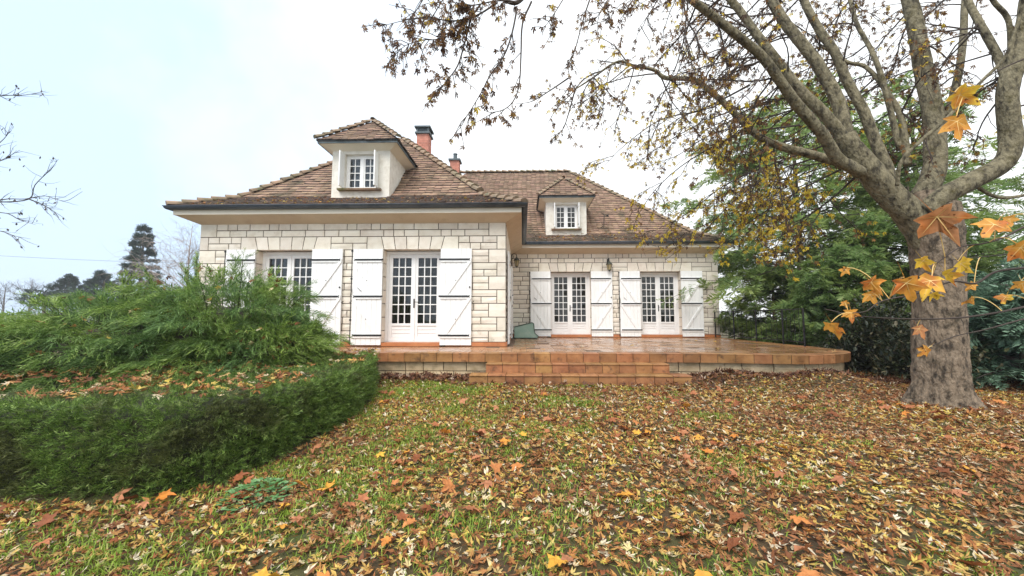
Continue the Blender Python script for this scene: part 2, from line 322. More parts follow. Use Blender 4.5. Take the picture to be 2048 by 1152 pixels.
def facade(x0, x1, y, ops, quoins, thick=.3):
    wl = MB(); xs = x0                      # mortar core with openings
    for a, b in ops: wl.box(xs + .003, a - .1, y + .016, y + thick, TZ - .02, WT); wl.box(a - .1, b + .1, y + .016, y + thick, ZL + .1, WT); xs = b + .1
    wl.box(xs, x1 - .003, y + .016, y + thick, TZ - .02, WT)
    wall = wl.build('wall', m_mortar, house)
    tops = [WT - i * ROW for i in range(19)]
    for i in range(18):
        zt = tops[i]; zb = max(tops[i+1], Z0); a, b = x0, x1; k = i // 2
        if zt - zb < .03: continue
        qw = .42 if k % 2 == 0 else .22
        if quoins[0]:
            if i % 2 == 0: put_stone(wall, x0, x0 + qw, max(tops[i+2] if i + 2 < 19 else Z0, Z0), zt, y, dep=.2, amp=.003)
            a = x0 + qw
        if quoins[1]:
            if i % 2 == 0: put_stone(wall, x1 - qw, x1, max(tops[i+2] if i + 2 < 19 else Z0, Z0), zt, y, dep=.2, amp=.003)
            b = x1 - qw
        cuts = []
        if i in (2, 3): cuts = [(o0 - .43, o1 + .43) for o0, o1 in ops]
        elif i > 3: cuts = [(o0 - .2, o1 + .2) for o0, o1 in ops]
        xs = a
        for c0, c1 in cuts: fill_row(wall, xs, c0, zb, zt, y); xs = c1
        fill_row(wall, xs, b, zb, zt, y)
    for o0, o1 in ops:
        zb, zt = ZL, WT - 2 * ROW; n = 5; wv = (o1 - o0) / n; sl = .075
        put_stone(wall, o0 - .43, o0, zb, zt, y, dep=.26, quad=(o0 - .43, o0, o0 - sl, o0 - .43), amp=.002)
        put_stone(wall, o1, o1 + .43, zb, zt, y, dep=.26, quad=(o1, o1 + .43, o1 + .43, o1 + sl), amp=.002)
        for i in range(n):
            a, b = o0 + i * wv, o0 + (i+1) * wv; ta = a - sl * (1 - 2 * i / n); tb = b - sl * (1 - 2 * (i+1) / n)
            put_stone(wall, a, b, zb, zt, y, dep=.26, quad=(a, b, tb, ta), amp=.002)
        zt = ZL
        while zt > Z0 + .05:               # jamb blocks run the depth of the reveal
            zb = max(zt - 2 * ROW, Z0 - .02)
            put_stone(wall, o0 - .2, o0, zb, zt, y, dep=.26, amp=.002); put_stone(wall, o1, o1 + .2, zb, zt, y, dep=.26, amp=.002); zt = zb
    return wall
wallF = facade(XL, XC, YF, OPF, (1, 1)); wallR = facade(XC + .02, XR, YR, OPR, (0, 1))
# return wall between the two facades (faces the terrace)
def side_wall():
    wl = MB().box(XC - .3, XC - .016, YF + .21, YR + .25, TZ - .02, WT); wall = wl.build('wall', m_mortar, house)
    for i in range(18):
        zt = WT - i * ROW; zb = max(zt - ROW, Z0)
        if zt - zb < .03: continue
        x = YF + .21
        while YR - x > 1e-3:
            wd = random.uniform(.3, .7); wd = YR - x if YR - x - wd < .3 else wd
            link('stone', stone_mesh(x, x + wd, zb, zt, -XC, axis='yx'), wall); x += wd
    return wall
side_wall()
core = MB()                               # rooms behind: left, back and right outer walls
core.box(XL, XL + .3, YF + .31, 23.2, TZ - .3, WT); core.box(XL, XR, 23.2, 23.5, TZ - .3, WT); core.box(XR - .3, XR, YR + .31, 23.2, TZ - .3, WT)
core.build('wall', m_render, house)
MB().box(XL + .3, XR - .3, YF + .32, 23.2, TZ - .2, TZ - .05).build('floor_slab', m_dark, house)

# skirting tiles
def skirting(x0, x1, y, ops):
    x = x0
    while x < x1 - .02:
        e = min(x + .31, x1); inside = [o for o in ops if o[0] < (x + e) / 2 < o[1]]
        if not inside: MB().box(x + .003, e - .003, y - .028, y + .012, TZ + .004, TZ + .10).build('skirting_tile', m_terraw, house)
        x = e
    for a, b in ops:                      # threshold in front of each door
        MB().box(a + .002, b - .002, y - .05, y + .27, TZ + .004, TZ + .09).build('door_sill', m_terraw, house)
skirting(XL, XC, YF, OPF); skirting(XC + .04, XR, YR, OPR)
for k in range(14): MB().box(XC - .014, XC + .026, YF + .01 + k * .33, YF + .334 + k * .33, TZ + .004, TZ + .10).build('skirting_tile', m_terraw, house)

# french doors
def french_door(o0, o1, y):
    yf = y + .23; z0 = TZ + .095; z1 = ZL - .01; fr = MB(); ft = .06
    fr.box(o0 - .02, o0 + ft, yf, yf + .07, z0, z1); fr.box(o1 - ft, o1 + .02, yf, yf + .07, z0, z1); fr.box(o0 + ft, o1 - ft, yf, yf + .07, z1 - .075, z1); fr.box(o0 + ft, o1 - ft, yf - .01, yf + .07, z0, z0 + .03)
    d = fr.build('french_door', m_whitef, house); xm = (o0 + o1) / 2
    zlo, zhi = z0 + .034, z1 - .078
    MB().box(xm - .022, xm + .022, yf - .004, yf + .012, zlo + .01, zhi - .01).build('meeting_stile', m_whitef, d)
    for s in (0, 1):
        a, b = (o0 + ft + .003, xm - .002) if s == 0 else (xm + .002, o1 - ft - .003)
        st = .085; lf = MB(); Y0, Y1 = yf + .014, yf + .056; pz0 = zlo + .42; pz1 = zhi - .085
        lf.box(a, a + st, Y0, Y1, zlo, zhi); lf.box(b - st, b, Y0, Y1, zlo, zhi); lf.box(a + st, b - st, Y0, Y1, pz1, zhi); lf.box(a + st, b - st, Y0, Y1, pz0 - .06, pz0); lf.box(a + st, b - st, Y0, Y1, zlo, zlo + .09)
        leaf = lf.build('door_leaf', m_whitef, d)
        gw = (b - a - 2 * st); pw = gw / 3; ph = (pz1 - pz0) / 7; br = MB()
        for i in (1, 2): br.box(a + st + pw*i - .012, a + st + pw*i + .012, Y0 + .004, Y1 - .008, pz0, pz1)
        for j in range(1, 7): br.box(a + st, b - st, Y0 + .006, Y1 - .01, pz0 + ph*j - .012, pz0 + ph*j + .012)
        br.build('glazing_bars', m_whitef, d)
        for i in range(3):
            for j in range(7):
                cx = a + st + pw * (i + .5); cz = pz0 + ph * (j + .5); hx, hz = pw/2 - .008, ph/2 - .008
                M = Matrix.Translation((cx, Y0 + .028, cz)) @ Matrix.Rotation(random.gauss(0, .03), 4, 'Z') @ Matrix.Rotation(random.gauss(0, .03), 4, 'X')
                MB().box(-hx, hx, -.002, .002, -hz, hz).build('pane', m_glass, d, M=M)
        for j in range(3):                # boarded lower panel
            zz = zlo + .093 + j * .0885; MB().prism([(a + st, Y0 + .012, zz), (a + st, Y0 + .02, zz + .004), (a + st, Y0 + .02, zz + .08), (a + st, Y0 + .012, zz + .085), (a + st, Y1 - .01, zz + .085), (a + st, Y1 - .01, zz)][::-1], (gw, 0, 0)).build('panel_board', m_whitef, d)
    h = MB(); h.box(xm - .016, xm + .016, yf - .012, yf - .004, TZ + .93, TZ + 1.16); h.tube([(xm, yf - .012, TZ + 1.08), (xm, yf - .05, TZ + 1.08), (xm + .03, yf - .055, TZ + 1.08), (xm + .11, yf - .055, TZ + 1.072)], .008, 6)
    h.build('handle', m_iron, d)
    # curtain folds inside
    xs = np.linspace(o0 + .02, o1 - .02, 60); V = []; 
    for z in (z0 + .02, z1 - .04): V += [(x, yf + .14 + .016 * math.sin(x * 55) + .01 * math.sin(x * 23), z) for x in xs]
    cb = MB(); cb.add(V, [(i, i+1, i + 61, i + 60) for i in range(59)]); cb.build('curtain', m_curtain, d)
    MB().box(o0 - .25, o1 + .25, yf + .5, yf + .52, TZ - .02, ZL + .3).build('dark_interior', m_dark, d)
    return d
for o in OPF: french_door(*o, YF)
for o in OPR: french_door(*o, YR)

# shutters (closed face outwards, folded back on the wall)
SHH = 2.33
def shutter(M, wd, hinge_right, lock):
    """local frame: x 0..wd, z 0..SHH, outer face towards -y; hinge side is next to the opening"""
    fr = MB(); zs = (.17, 1.105, 2.00); hb = .095
    for z in zs: fr.box(.012, wd - .012, -.062, -.0385, z, z + hb)
    for k in (0, 1):                       # diagonal braces run from the free side top to the hinge side bottom
        za, zb = zs[k+1], zs[k] + hb
        a, b = ((wd - .06, za), (.14, zb)) if not hinge_right else ((.06, za), (wd - .14, zb))
        dx = .085
        fr.prism([(a[0] - dx/2, -.039, a[1]), (b[0] - dx/2, -.039, b[1]), (b[0] + dx/2, -.039, b[1]), (a[0] + dx/2, -.039, a[1])] if True else 0, (0, -.022, 0))
    s = fr.build('shutter', m_white, house, M=M)
    def sub(b, n, m): o = b.build(n, m, s, M=M); return o
    n = 6; pw = wd / n
    for i in range(n):
        x0, x1 = i * pw, (i+1) * pw; g = .005
        b = MB(); b.prism([(x0 + .001, 0, 0), (x0 + .001, -.032, 0), (x0 + g, -.038, 0), (x1 - g, -.038, 0), (x1 - .001, -.032, 0), (x1 - .001, 0, 0)], (0, 0, SHH)); sub(b, 'plank', m_white)
    for z in zs:
        b = MB(); zc = z + hb * .66; x0, x1 = (-.03, wd - .085) if not hinge_right else (.085, wd + .03)
        b.box(x0, x1, -.072, -.0625, zc - .021, zc + .021); tip = x1 if not hinge_right else x0; sg = 1 if not hinge_right else -1
        b.prism([(tip + sg*.002, -.0626, zc - .014), (tip + sg*.05, -.0626, zc - .032), (tip + sg*.03, -.0626, zc), (tip + sg*.05, -.0626, zc + .032), (tip + sg*.002, -.0626, zc + .014)][::-sg], (0, -.008, 0)); sub(b, 'strap_hinge', m_iron)
    if lock:                               # espagnolette rod on the free edge
        x = -.022 if hinge_right else wd + .022
        b = MB(); b.tube([(x, -.035, .02), (x, -.035, SHH - .02)], .011, 6)
        for z in (.05, .6, 1.6, SHH - .05): b.box(x - .02, x + .02, -.05, -.02, z - .022, z + .022)
        b.tube([(x, -.045, 1.42), (x + .02, -.07, 1.30), (x + .01, -.075, 1.18)], .012, 6); sub(b, 'bolt_rod', m_iron)
        b = MB(); xx = .14 if hinge_right else wd - .14; b.tube([(xx, -.05, 1.38), (xx + .05, -.055, 1.33), (xx + .09, -.05, 1.29)], .006, 5); sub(b, 'latch_hook', m_iron)
    else:
        x = wd - .045 if not hinge_right else .045
        b = MB(); b.lathe([(.001, 0), (.02, 0), (.02, .02), (.001, .03)], (x, -.05, 1.38), 8); b.box(x - .006, x + .006, -.065, -.036, 1.37, 1.41); sub(b, 'catch', m_iron)
    for z in (zs[0] + .45, zs[1] + .45):
        b = MB(); xx = wd * .5; b.lathe([(.001, .012), (.010, .009), (.011, -.009), (.001, -.012)], (xx, -.064, z), 6); sub(b, 'bolt_head', m_iron)
    b = MB(); x = wd + .03 if not hinge_right else -.03; b.tube([(x - .03, -.03, 1.03), (x, -.05, 1.02), (x + .03, -.04, 1.06)], .009, 5); sub(b, 'shutter_stay', m_iron)
    return s
for (o0, o1), y in [(o, YF) for o in OPF] + [(o, YR) for o in OPR]:
    wl = .73; wr = .76
    shutter(Matrix.Translation((o0 - wl - .005, y - .03, TZ + .035)), wl, True, True)
    shutter(Matrix.Translation((o1 + .005, y - .03, TZ + .035)), wr, False, False)
for yy in (9.75, 12.6):                    # pair on the return wall, seen edge on
    M = Matrix.Translation((XC + .03, yy, TZ + .035)) @ Matrix.Rotation(R(90), 4, 'Z'); shutter(M, .72, yy > 11, False)

# cornice, fascia, gutter following the eaves
EA = [(-8.43, 23.9), (-8.43, 9.05), (-.03, 9.05), (-.03, 13.73), (7.38, 13.73), (7.38, 23.9)]
WA = [(XL, 23.5), (XL, YF), (XC, YF), (XC, YR), (XR, YR), (XR, 23.5)]
def sweep(A, B, za, zb, name, m):          # strip between two eave loops
    b = MB(); n = len(A); b.add([(p[0], p[1], za) for p in A] + [(p[0], p[1], zb) for p in B], [(i, i+1, n+i+1, n+i) for i in range(n-1)]); return b
def off(P, d):                            # loop offset outwards
    sg = [(-1, 1), (-1, -1), (1, -1), (1, -1), (1, -1), (1, 1)]
    return [(p[0] + s[0]*d, p[1] + s[1]*d) for p, s in zip(P, sg)]
cb = sweep(WA, EA, WT - .01, WT + .15, 0, 0); A2 = EA
b2 = sweep(off(WA, -.3), WA, WT - .01, WT - .01, 0, 0); cb.add(b2.v, b2.f)
cb.build('cornice', m_cornice, house)
fb = sweep(EA, EA, WT + .15, WT + .27, 0, 0); b2 = sweep(EA, off(EA, .012), WT + .15, WT + .15, 0, 0); fb.add(b2.v, b2.f); b2 = sweep(off(EA, .012), off(EA, .012), WT + .15, WT + .27, 0, 0); fb.add(b2.v, b2.f)
fb.build('fascia', m_fascia, house)
def gutter(segs):
    prof = [(0.005, 0)] + [(.07 - .065 * math.cos(a), -.075 * math.sin(a)) for a in np.linspace(.0, math.pi, 9)] + [(.137, .012), (.15, .006), (.148, -.008), (.137, -.004)]
    for A, B in segs:
        b = MB(); loops = [off(EA, .012 + p[0]) for p in prof]; i = A
        n = len(prof); V = [];
        for k in (A, B): V += [(loops[j][k][0], loops[j][k][1], WT + .335 + prof[j][1]) for j in range(n)]
        b.add(V, [(j, j+1, n+j+1, n+j) for j in range(n-1)]); o = b.build('gutter', m_zinc, house, smooth=True)
        # joint sleeves every 2 m
        p0 = Vector(EA[A] + (0,)); p1 = Vector(EA[B] + (0,)); 
        mo = o.modifiers.new('t', 'SOLIDIFY'); mo.thickness = .004
gutter([(0, 1), (1, 2), (2, 3), (3, 4), (4, 5)])

# roof -------------------------------------------------------------
EZ = WT + .345; FL = 1.0; FR = .50; SL = .965     # eave z, flare run, flare slope, main slope
def rz(r): return EZ + (FR * r if r < FL else FR * FL + SL * (r - FL))
HX0, HX1, HY = -8.52, .04, 8.96; HC = (HX0 + HX1) / 2; HR = (HX1 - HX0) / 2       # front block
GY, GX1, GX0 = 13.64, 7.47, -7.85; GR = 5.12; GB = GY + 2 * GR                     # rear block
roof = None
def slab():
    b = MB(); e = -.02
    def face(f): pass
    def strip(lo0, hi0, lo1, hi1, r0, r1, P):   # quad between runs
        b.add([P(lo0, r0), P(hi0, r0), P(hi1, r1), P(lo1, r1)], [(0, 1, 2, 3)])
    for r0, r1 in ((0, FL), (FL, HR)):
        strip(HX0 + r0, HX1 - r0, HX0 + r1, HX1 - r1, r0, r1, lambda u, r: (u, HY + r, rz(r) + e))
        strip(HY + r0, 18.2, HY + r1, 18.2, r0, r1, lambda u, r: (HX1 - r, u, rz(r) + e))
        strip(HY + r0, 18.2, HY + r1, 18.2, r0, r1, lambda u, r: (HX0 + r, u, rz(r) + e))
    for r0, r1 in ((0, FL), (FL, GR)):
        strip(GX0 + r0, GX1 - r0, GX0 + r1, GX1 - r1, r0, r1, lambda u, r: (u, GY + r, rz(r) + e))
        strip(GX0 + r0, GX1 - r0, GX0 + r1, GX1 - r1, r0, r1, lambda u, r: (u, GB - r, rz(r) + e))
        strip(GY + r0, GB - r0, GY + r1, GB - r1, r0, r1, lambda u, r: (GX1 - r, u, rz(r) + e))
        strip(GY + r0, GB - r0, GY + r1, GB - r1, r0, r1, lambda u, r: (GX0 + r, u, rz(r) + e))
    return b.build('roof', m_tile_moss, house)
roof = slab()
LC, TW, TT = .158, .21, .042
def tiles(lo, hi, P, rmax, zf=rz, r0=0.0, holes=()):
    """courses of plain tiles; lo/hi: bounds along the eave at run r; P(u, r, z) -> point"""
    V = []; Q = []; r = r0 - .03; k = 0
    while r < rmax - .04:
        ds = .02; sl = (zf(r + ds + .0) - zf(r + .0)) / ds if r > 0 else FR
        if zf is not rz: sl = (zf(.5) - zf(.1)) / .4
        dr = LC / math.hypot(1, sl); r2 = min(r + dr * 1.3, rmax); a, b = lo(max(r, 0)), hi(max(r, 0)); a2, b2 = lo(max(r2, 0)), hi(max(r2, 0))
        u = a - (k % 2) * TW / 2 - random.uniform(0, .02); wv = .006 * math.sin(k * 1.7)
        while u < b:
            x0, x1 = max(u + .004, a), min(u + TW - .004, b); y0, y1 = max(u + .004, a2), min(u + TW - .004, b2); u += TW
            if x1 - x0 < .02: continue
            if y1 - y0 < .01: y0 = y1 = min(max((x0 + x1) / 2, a2), b2); y0 -= .005; y1 += .005
            if any(h0 < (x0 + x1) / 2 < h1 and g0 < r + dr/2 < g1 for h0, h1, g0, g1 in holes): continue
            j = random.gauss(0, .004); t = TT + random.gauss(0, .004); rj = r + random.gauss(0, .006) + wv; q = random.gauss(0, .003)
            n = len(V); zb, zt = zf(max(rj, 0)) + (rj if rj < 0 else 0) * FR, zf(r2)
            V += [P(x0, rj, zb + t + j + q), P(x1, rj, zb + t + j - q), P(y1, r2, zt + .004 + j), P(y0, r2, zt + .004 + j), P(x0, rj, zb + t + j + q - .030), P(x1, rj, zb + t + j - q - .030)]
            Q += [(n, n+1, n+2), (n, n+2, n+3), (n+4, n+5, n+1), (n+4, n+1, n), (n+4, n, n+3), (n+5, n+2, n+1)]
        r += dr; k += 1
    return np.array(V), np.array(Q)
def put_tiles(V, Q, parent):
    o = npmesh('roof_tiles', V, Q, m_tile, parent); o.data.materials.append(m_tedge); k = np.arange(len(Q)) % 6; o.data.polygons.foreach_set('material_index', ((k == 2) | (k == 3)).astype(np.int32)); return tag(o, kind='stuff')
DX = (-4.21, 1.65)                          # dormer centres, front and rear
DHW = .76
def hole(c): return [(c - DHW + .05, c + DHW - .05, .86, 2.1)]
sets = [tiles(lambda r: HX0 + r, lambda r: HX1 - r, lambda u, r, z: (u, HY + r, z), HR, holes=hole(DX[0])),
        tiles(lambda r: HY + r, lambda r: GY + r, lambda u, r, z: (HX1 - r, u, z), HR),
        tiles(lambda r: HX1 - min(r, HR) if r < HR else GX0 + r, lambda r: GX1 - r, lambda u, r, z: (u, GY + r, z), GR, holes=hole(DX[1])),
        tiles(lambda r: HY + r, lambda r: 18.0, lambda u, r, z: (HX0 + r, u, z), HR),
        tiles(lambda r: GY + r, lambda r: GB - r, lambda u, r, z: (GX1 - r, u, z), GR)]
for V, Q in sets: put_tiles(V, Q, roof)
# hip and ridge caps, one object each
def cap_mesh():
    b = MB(); n = 6
    for (y, r) in ((0, .130), (.36, .088)):
        b.v += [(r * math.cos(a), y, r * .66 * math.sin(a) + (.042 if y == 0 else 0)) for a in np.linspace(-.25, math.pi + .25, n)]
    b.f += [(i, i+1, n+i+1, n+i) for i in range(n-1)] + [tuple(range(n))[::-1]]
    return b.mesh('ridge_tile', m_ridge)
CAP = cap_mesh()
def caps(pts, parent, step=.30, sc=1.0):
    P = [Vector(p) for p in pts]; d = 0.0; tot = sum((P[i+1]-P[i]).length for i in range(len(P)-1))
    while d < tot - step * 1.15:
        q = d; i = 0
        while i < len(P) - 2 and q > (P[i+1]-P[i]).length: q -= (P[i+1]-P[i]).length; i += 1
        t = (P[i+1]-P[i]).normalized(); p = P[i] + t * q; x = t.cross(Vector((0, 0, 1))).normalized(); z = x.cross(t)
        M = Matrix((x, t, z)).transposed().to_4x4(); M = Matrix.Translation(p + Vector((0, 0, .0)) + z * random.uniform(.0, .012)) @ M @ Matrix.Rotation(random.gauss(0, .03), 4, 'Z') @ Matrix.Diagonal((sc, min(1, step / .3) , sc, 1))
        link('ridge_tile', CAP, parent, M); d += step * random.uniform(.96, 1.04)
rr = [0, .25, .5, .75, 1, 1.5, 2.5, 3.5]
caps([(HX0 + r, HY + r, rz(r) - .005) for r in rr + [HR]], roof); caps([(HX1 - r, HY + r, rz(r) - .005) for r in rr + [HR]], roof)
caps([(HC, 17.9, rz(HR) + .03), (HC, HY + HR - .1, rz(HR) + .03)], roof)
caps([(GX1 - r, GY + r, rz(r) - .005) for r in rr + [4.5, GR]], roof)
caps([(-3.4, GY + GR, rz(GR) + .03), (GX1 - GR + .12, GY + GR, rz(GR) + .03)], roof)

# dormers ----------------------------------------------------------
def dormer(cx, ye, mcur):
    yf = ye + .84; zb = rz(.84) - .06; ze = 5.60; hw = DHW; oz0, oz1, ow = 4.53, 5.46, .42
    b = MB()
    b.box(cx - hw, cx - ow, yf, yf + .22, zb, ze); b.box(cx + ow, cx + hw, yf, yf + .22, zb, ze); b.box(cx - ow, cx + ow, yf, yf + .22, oz1, ze); b.box(cx - ow, cx + ow, yf, yf + .22, zb, oz0)
    for s in (-1, 1):                      # cheeks
        x0, x1 = sorted((cx + s * hw, cx + s * (hw - .15))); b.prism([(x0, yf + .22, zb), (x0, yf + .22, ze), (x0, yf + 1.7, ze), (x0, yf + 1.7, rz(2.5) - .4)], (x1 - x0, 0, 0))
    d = b.build('dormer', m_render, house)
    def sub(b, n, m, **k): return b.build(n, m, d, **k)
    # eaves: sloping cornice, dark edge
    eo = .25; e0, e1, ey = cx - hw - eo, cx + hw + eo, yf - eo; yb = ye + 2.35; ezt = 5.70
    c = MB(); A = [(cx - hw, yb), (cx - hw, yf), (cx + hw, yf), (cx + hw, yb)]; B = [(e0, yb + .1), (e0, ey), (e1, ey), (e1, yb + .1)]
    c.add([(p[0], p[1], ze - .06) for p in A] + [(p[0], p[1], ezt - .05) for p in B], [(i, i+1, 5+i, 4+i) for i in range(3)])
    sub(c, 'eaves_board', m_fascia)
    c = MB(); Bo = [(e0 - .02, yb + .1), (e0 - .02, ey - .02), (e1 + .02, ey - .02), (e1 + .02, yb + .1)]
    c.add([(p[0], p[1], ezt - .055) for p in B] + [(p[0], p[1], ezt - .055) for p in Bo] + [(p[0], p[1], ezt + .03) for p in Bo], [(i, i+1, 5+i, 4+i) for i in range(3)] + [(4+i, 5+i, 9+i, 8+i) for i in range(3)])
    sub(c, 'eaves_edge', m_lead)
    hr = (e1 - e0) / 2 + .03; zf = lambda r: ezt + .02 + .98 * max(r, 0); za = zf(hr); yr = ye + 1 + (za - rz(1)) / SL + .1
    s = MB(); lo = -.03
    fl = (e0 - .03, ey - .03, zf(0) + lo); frr = (e1 + .03, ey - .03, zf(0) + lo); ap = (cx, ey - .03 + hr, za + lo); bk = (cx, yr, za + lo); bl = (e0 - .03, yb + .1, zf(0) + lo); brr = (e1 + .03, yb + .1, zf(0) + lo)
    s.add([fl, frr, ap, bk, bl, brr], [(0, 1, 2), (1, 5, 3, 2), (4, 0, 2, 3)]); sub(s, 'dormer_roof', m_tile_moss)
    yb2 = lambda r: ye + 1 + (zf(r) - rz(1)) / SL + .06
    for V, Q in (tiles(lambda r: e0 - .03 + r, lambda r: e1 + .03 - r, lambda u, r, z: (u, ey - .03 + r, z), hr, zf=zf),
                 tiles(lambda r: ey - .03 + r, yb2, lambda u, r, z: (e1 + .03 - r, u, z), hr, zf=zf),
                 tiles(lambda r: ey - .03 + r, yb2, lambda u, r, z: (e0 - .03 + r, u, z), hr, zf=zf)):
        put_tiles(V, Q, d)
    caps([(e0 - .05, ey - .05, zf(0) + .03), (cx, ey - .03 + hr, za + .03)], d, .24, .72); caps([(e1 + .05, ey - .05, zf(0) + .03), (cx, ey - .03 + hr, za + .03)], d, .24, .72)
    caps([(cx, yr - .1, za + .04), (cx, ey + hr - .2, za + .04)], d, .24, .72)
    # window: two casements of 2 x 4 panes
    y = yf + .10; fr = MB(); fr.box(cx - ow, cx - ow + .05, y, y + .06, oz0, oz1); fr.box(cx + ow - .05, cx + ow, y, y + .06, oz0, oz1); fr.box(cx - ow + .05, cx + ow - .05, y, y + .06, oz1 - .05, oz1); fr.box(cx - ow + .05, cx + ow - .05, y, y + .06, oz0, oz0 + .05); fr.box(cx - .035, cx + .035, y - .008, y + .06, oz0 + .05, oz1 - .05)
    sub(fr, 'window_frame', m_whitef)
    for s_ in (-1, 1):
        a, bq = (cx - ow + .05, cx - .035) if s_ < 0 else (cx + .035, cx + ow - .05); z0, z1 = oz0 + .05, oz1 - .05; st = .035
        k = MB(); k.box(a, a + st, y + .01, y + .05, z0, z1); k.box(bq - st, bq, y + .01, y + .05, z0, z1); k.box(a + st, bq - st, y + .01, y + .05, z0, z0 + st); k.box(a + st, bq - st, y + .01, y + .05, z1 - st, z1)
        pw = (bq - a - 2*st) / 2; ph = (z1 - z0 - 2*st) / 4; k.box(a + st + pw - .01, a + st + pw + .01, y + .014, y + .044, z0 + st, z1 - st)
        for j in (1, 2, 3): k.box(a + st, bq - st, y + .016, y + .042, z0 + st + ph*j - .01, z0 + st + ph*j + .01)
        sub(k, 'casement', m_whitef)
        for i in (0, 1):
            for j in range(4):
                M = Matrix.Translation((a + st + pw*(i+.5), y + .03, z0 + st + ph*(j+.5))) @ Matrix.Rotation(random.gauss(0, .01), 4, 'X') @ Matrix.Rotation(random.gauss(0, .01), 4, 'Z')
                MB().box(-pw/2 + .006, pw/2 - .006, -.002, .002, -ph/2 + .006, ph/2 - .006).build('pane', m_glass, d, M=M)
        # half open shutter standing out from the jamb
        xx = cx + s_ * (ow + .015); k = MB(); x0, x1 = sorted((xx, xx + s_ * .03)); k.prism([(x0, yf - .26, oz0 + .02), (x0, yf - .26, oz1 + .0), (x0, yf - .004, oz1 + .0), (x0, yf - .004, oz0 + .02)], (x1 - x0, 0, 0)); o = sub(k, 'shutter', m_white)
        k = MB()
        for z in (oz0 + .14, oz1 - .14): k.box(min(x0, x0 - .006 * s_) if s_ < 0 else x0 - .006, x0 - .0005, yf - .22, yf - .01, z - .012, z + .012)
        sub(k, 'shutter_hinges', m_iron)
    k = MB(); k.prism([(cx - .56, yf - .13, oz0 - .06), (cx - .56, yf - .13, oz0 - .015), (cx - .56, yf + .1, oz0 + .004), (cx - .56, yf + .1, oz0 - .06)], (1.12, 0, 0)); sub(k, 'window_sill', m_tile_moss)
    xs = np.linspace(cx - ow, cx + ow, 50); V = []
    for z in (oz0, oz1): V += [(x, y + .12 + .014 * math.sin(x * 70), z) for x in xs]
    k = MB(); k.add(V, [(i, i+1, i+51, i+50) for i in range(49)]); sub(k, 'curtain', mcur)
    MB().box(cx - .6, cx + .6, yf + .45, yf + .47, zb, ze).build('dark_interior', m_dark, d)
    return d
d1 = dormer(DX[0], HY, m_curtain2); d2 = dormer(DX[1], GY, m_curtain)
# small mast of an aerial on the rear roof
ab = MB(); q = (3.02, GY + 1.25); ab.tube([(q[0], q[1], rz(1.2) + .1), (q[0] + .12, q[1], rz(1.2) + .18), (q[0] + .14, q[1], rz(1.2) + .62), (q[0], q[1] - .02, rz(1.2) + .68)], .014, 6); ab.lathe([(.001, -.03), (.045, -.02), (.045, .03), (.001, .04)], (q[0] + .27, q[1], rz(1.2) + .56), 8); ab.tube([(q[0] + .14, q[1], rz(1.2) + .56), (q[0] + .27, q[1], rz(1.2) + .56)], .012, 5)
ab.build('roof_bracket', m_iron, house)

# chimneys ---------------------------------------------------------
def chimney(x0, x1, y0, y1, z0, z1, cap, pot):
    d = MB().box(x0 + .012, x1 - .012, y0 + .012, y1 - .012, z0, z1).build('chimney', m_bmort, house); V = []; Q = []; z = z0; k = 0
    bb = MB()
    while z < z1 - .02:
        zt = min(z + .062, z1)
        for fx in (0, 1):
            a, b = (x0, x1) if fx == 0 else (y0, y1); u = a - (.11 if k % 2 else 0)
            while u < b - .01:
                p, q = max(u, a), min(u + .21, b); u += .22
                if q - p < .03: continue
                if fx == 0: bb.box(p, q, y0, y0 + .02, z, zt)
                else:
                    bb.box(x1 - .02, x1, p + .022, q, z, zt); bb.box(x0, x0 + .02, p + .022, q, z, zt)
        z += .074; k += 1
    tag(bb.build('bricks', m_brick, d), kind='stuff')
    c = MB()
    if cap == 'open':
        c.box(x0 - .07, x1 + .07, y0 - .07, y1 + .07, z1, z1 + .07)
        for xx in (x0 - .02, x1 - .05):
            for yy in (y0 - .02, y1 - .05): c.box(xx, xx + .07, yy, yy + .07, z1 + .07, z1 + .26)
        c.box(x0 + .04, x1 - .04, y0 + .04, y1 - .04, z1 + .07, z1 + .26); c.box(x0 - .09, x1 + .09, y0 - .09, y1 + .09, z1 + .26, z1 + .32)
    else:
        c.box(x0 - .07, x1 + .07, y0 - .07, y1 + .07, z1, z1 + .08)
    c.build('chimney_cap', m_lead, d)
    if pot:
        MB().lathe([(.10, 0), (.095, .30), (.11, .31), (.11, .34), (.08, .34), (.08, 0)], ((x0 + x1) / 2, (y0 + y1) / 2, z1 + .08), 12).build('chimney_pot', m_lead, d)
chimney(-4.50, -4.0, 16.0, 16.55, 6.9, 9.05, 'open', False)
chimney(-3.54, -3.10, 18.5, 18.95, 7.9, 8.90, 'flat', True)

# ------------------------------------------------------------------ terrace and steps
terr = empty('terrace', (2, 10, 0)); tag(terr, 'raised terracotta tiled terrace wrapped around the house with a rounded corner', 'terrace')
YT = 7.60; XE = 6.92
def outline(ins=0.0, n=14):                # front edge from left to the rounded corner, then back to the house
    P = [(-8.6, YT + ins)] ; rx, ry = 1.9, 1.7; cx, cy = XE - rx, 7.36 + ry
    P += [(2.9, YT + ins), (3.6, YT - .04 + ins)]
    for a in np.linspace(-90, 0, n): P.append((cx + (rx - ins) * math.cos(R(a)), cy + (ry - ins) * math.sin(R(a))))
    P += [(XE - ins, YR + .1)]
    return P
OL = outline(); TH = .165
sb = MB(); I0 = outline(.03); sb.prism([(p[0], p[1], TZ - TH + .01) for p in I0] + [(-8.6, YR + .1, TZ - TH + .01)], (0, 0, TH - .016)); slab_o = sb.build('terrace_slab', m_joint, terr)
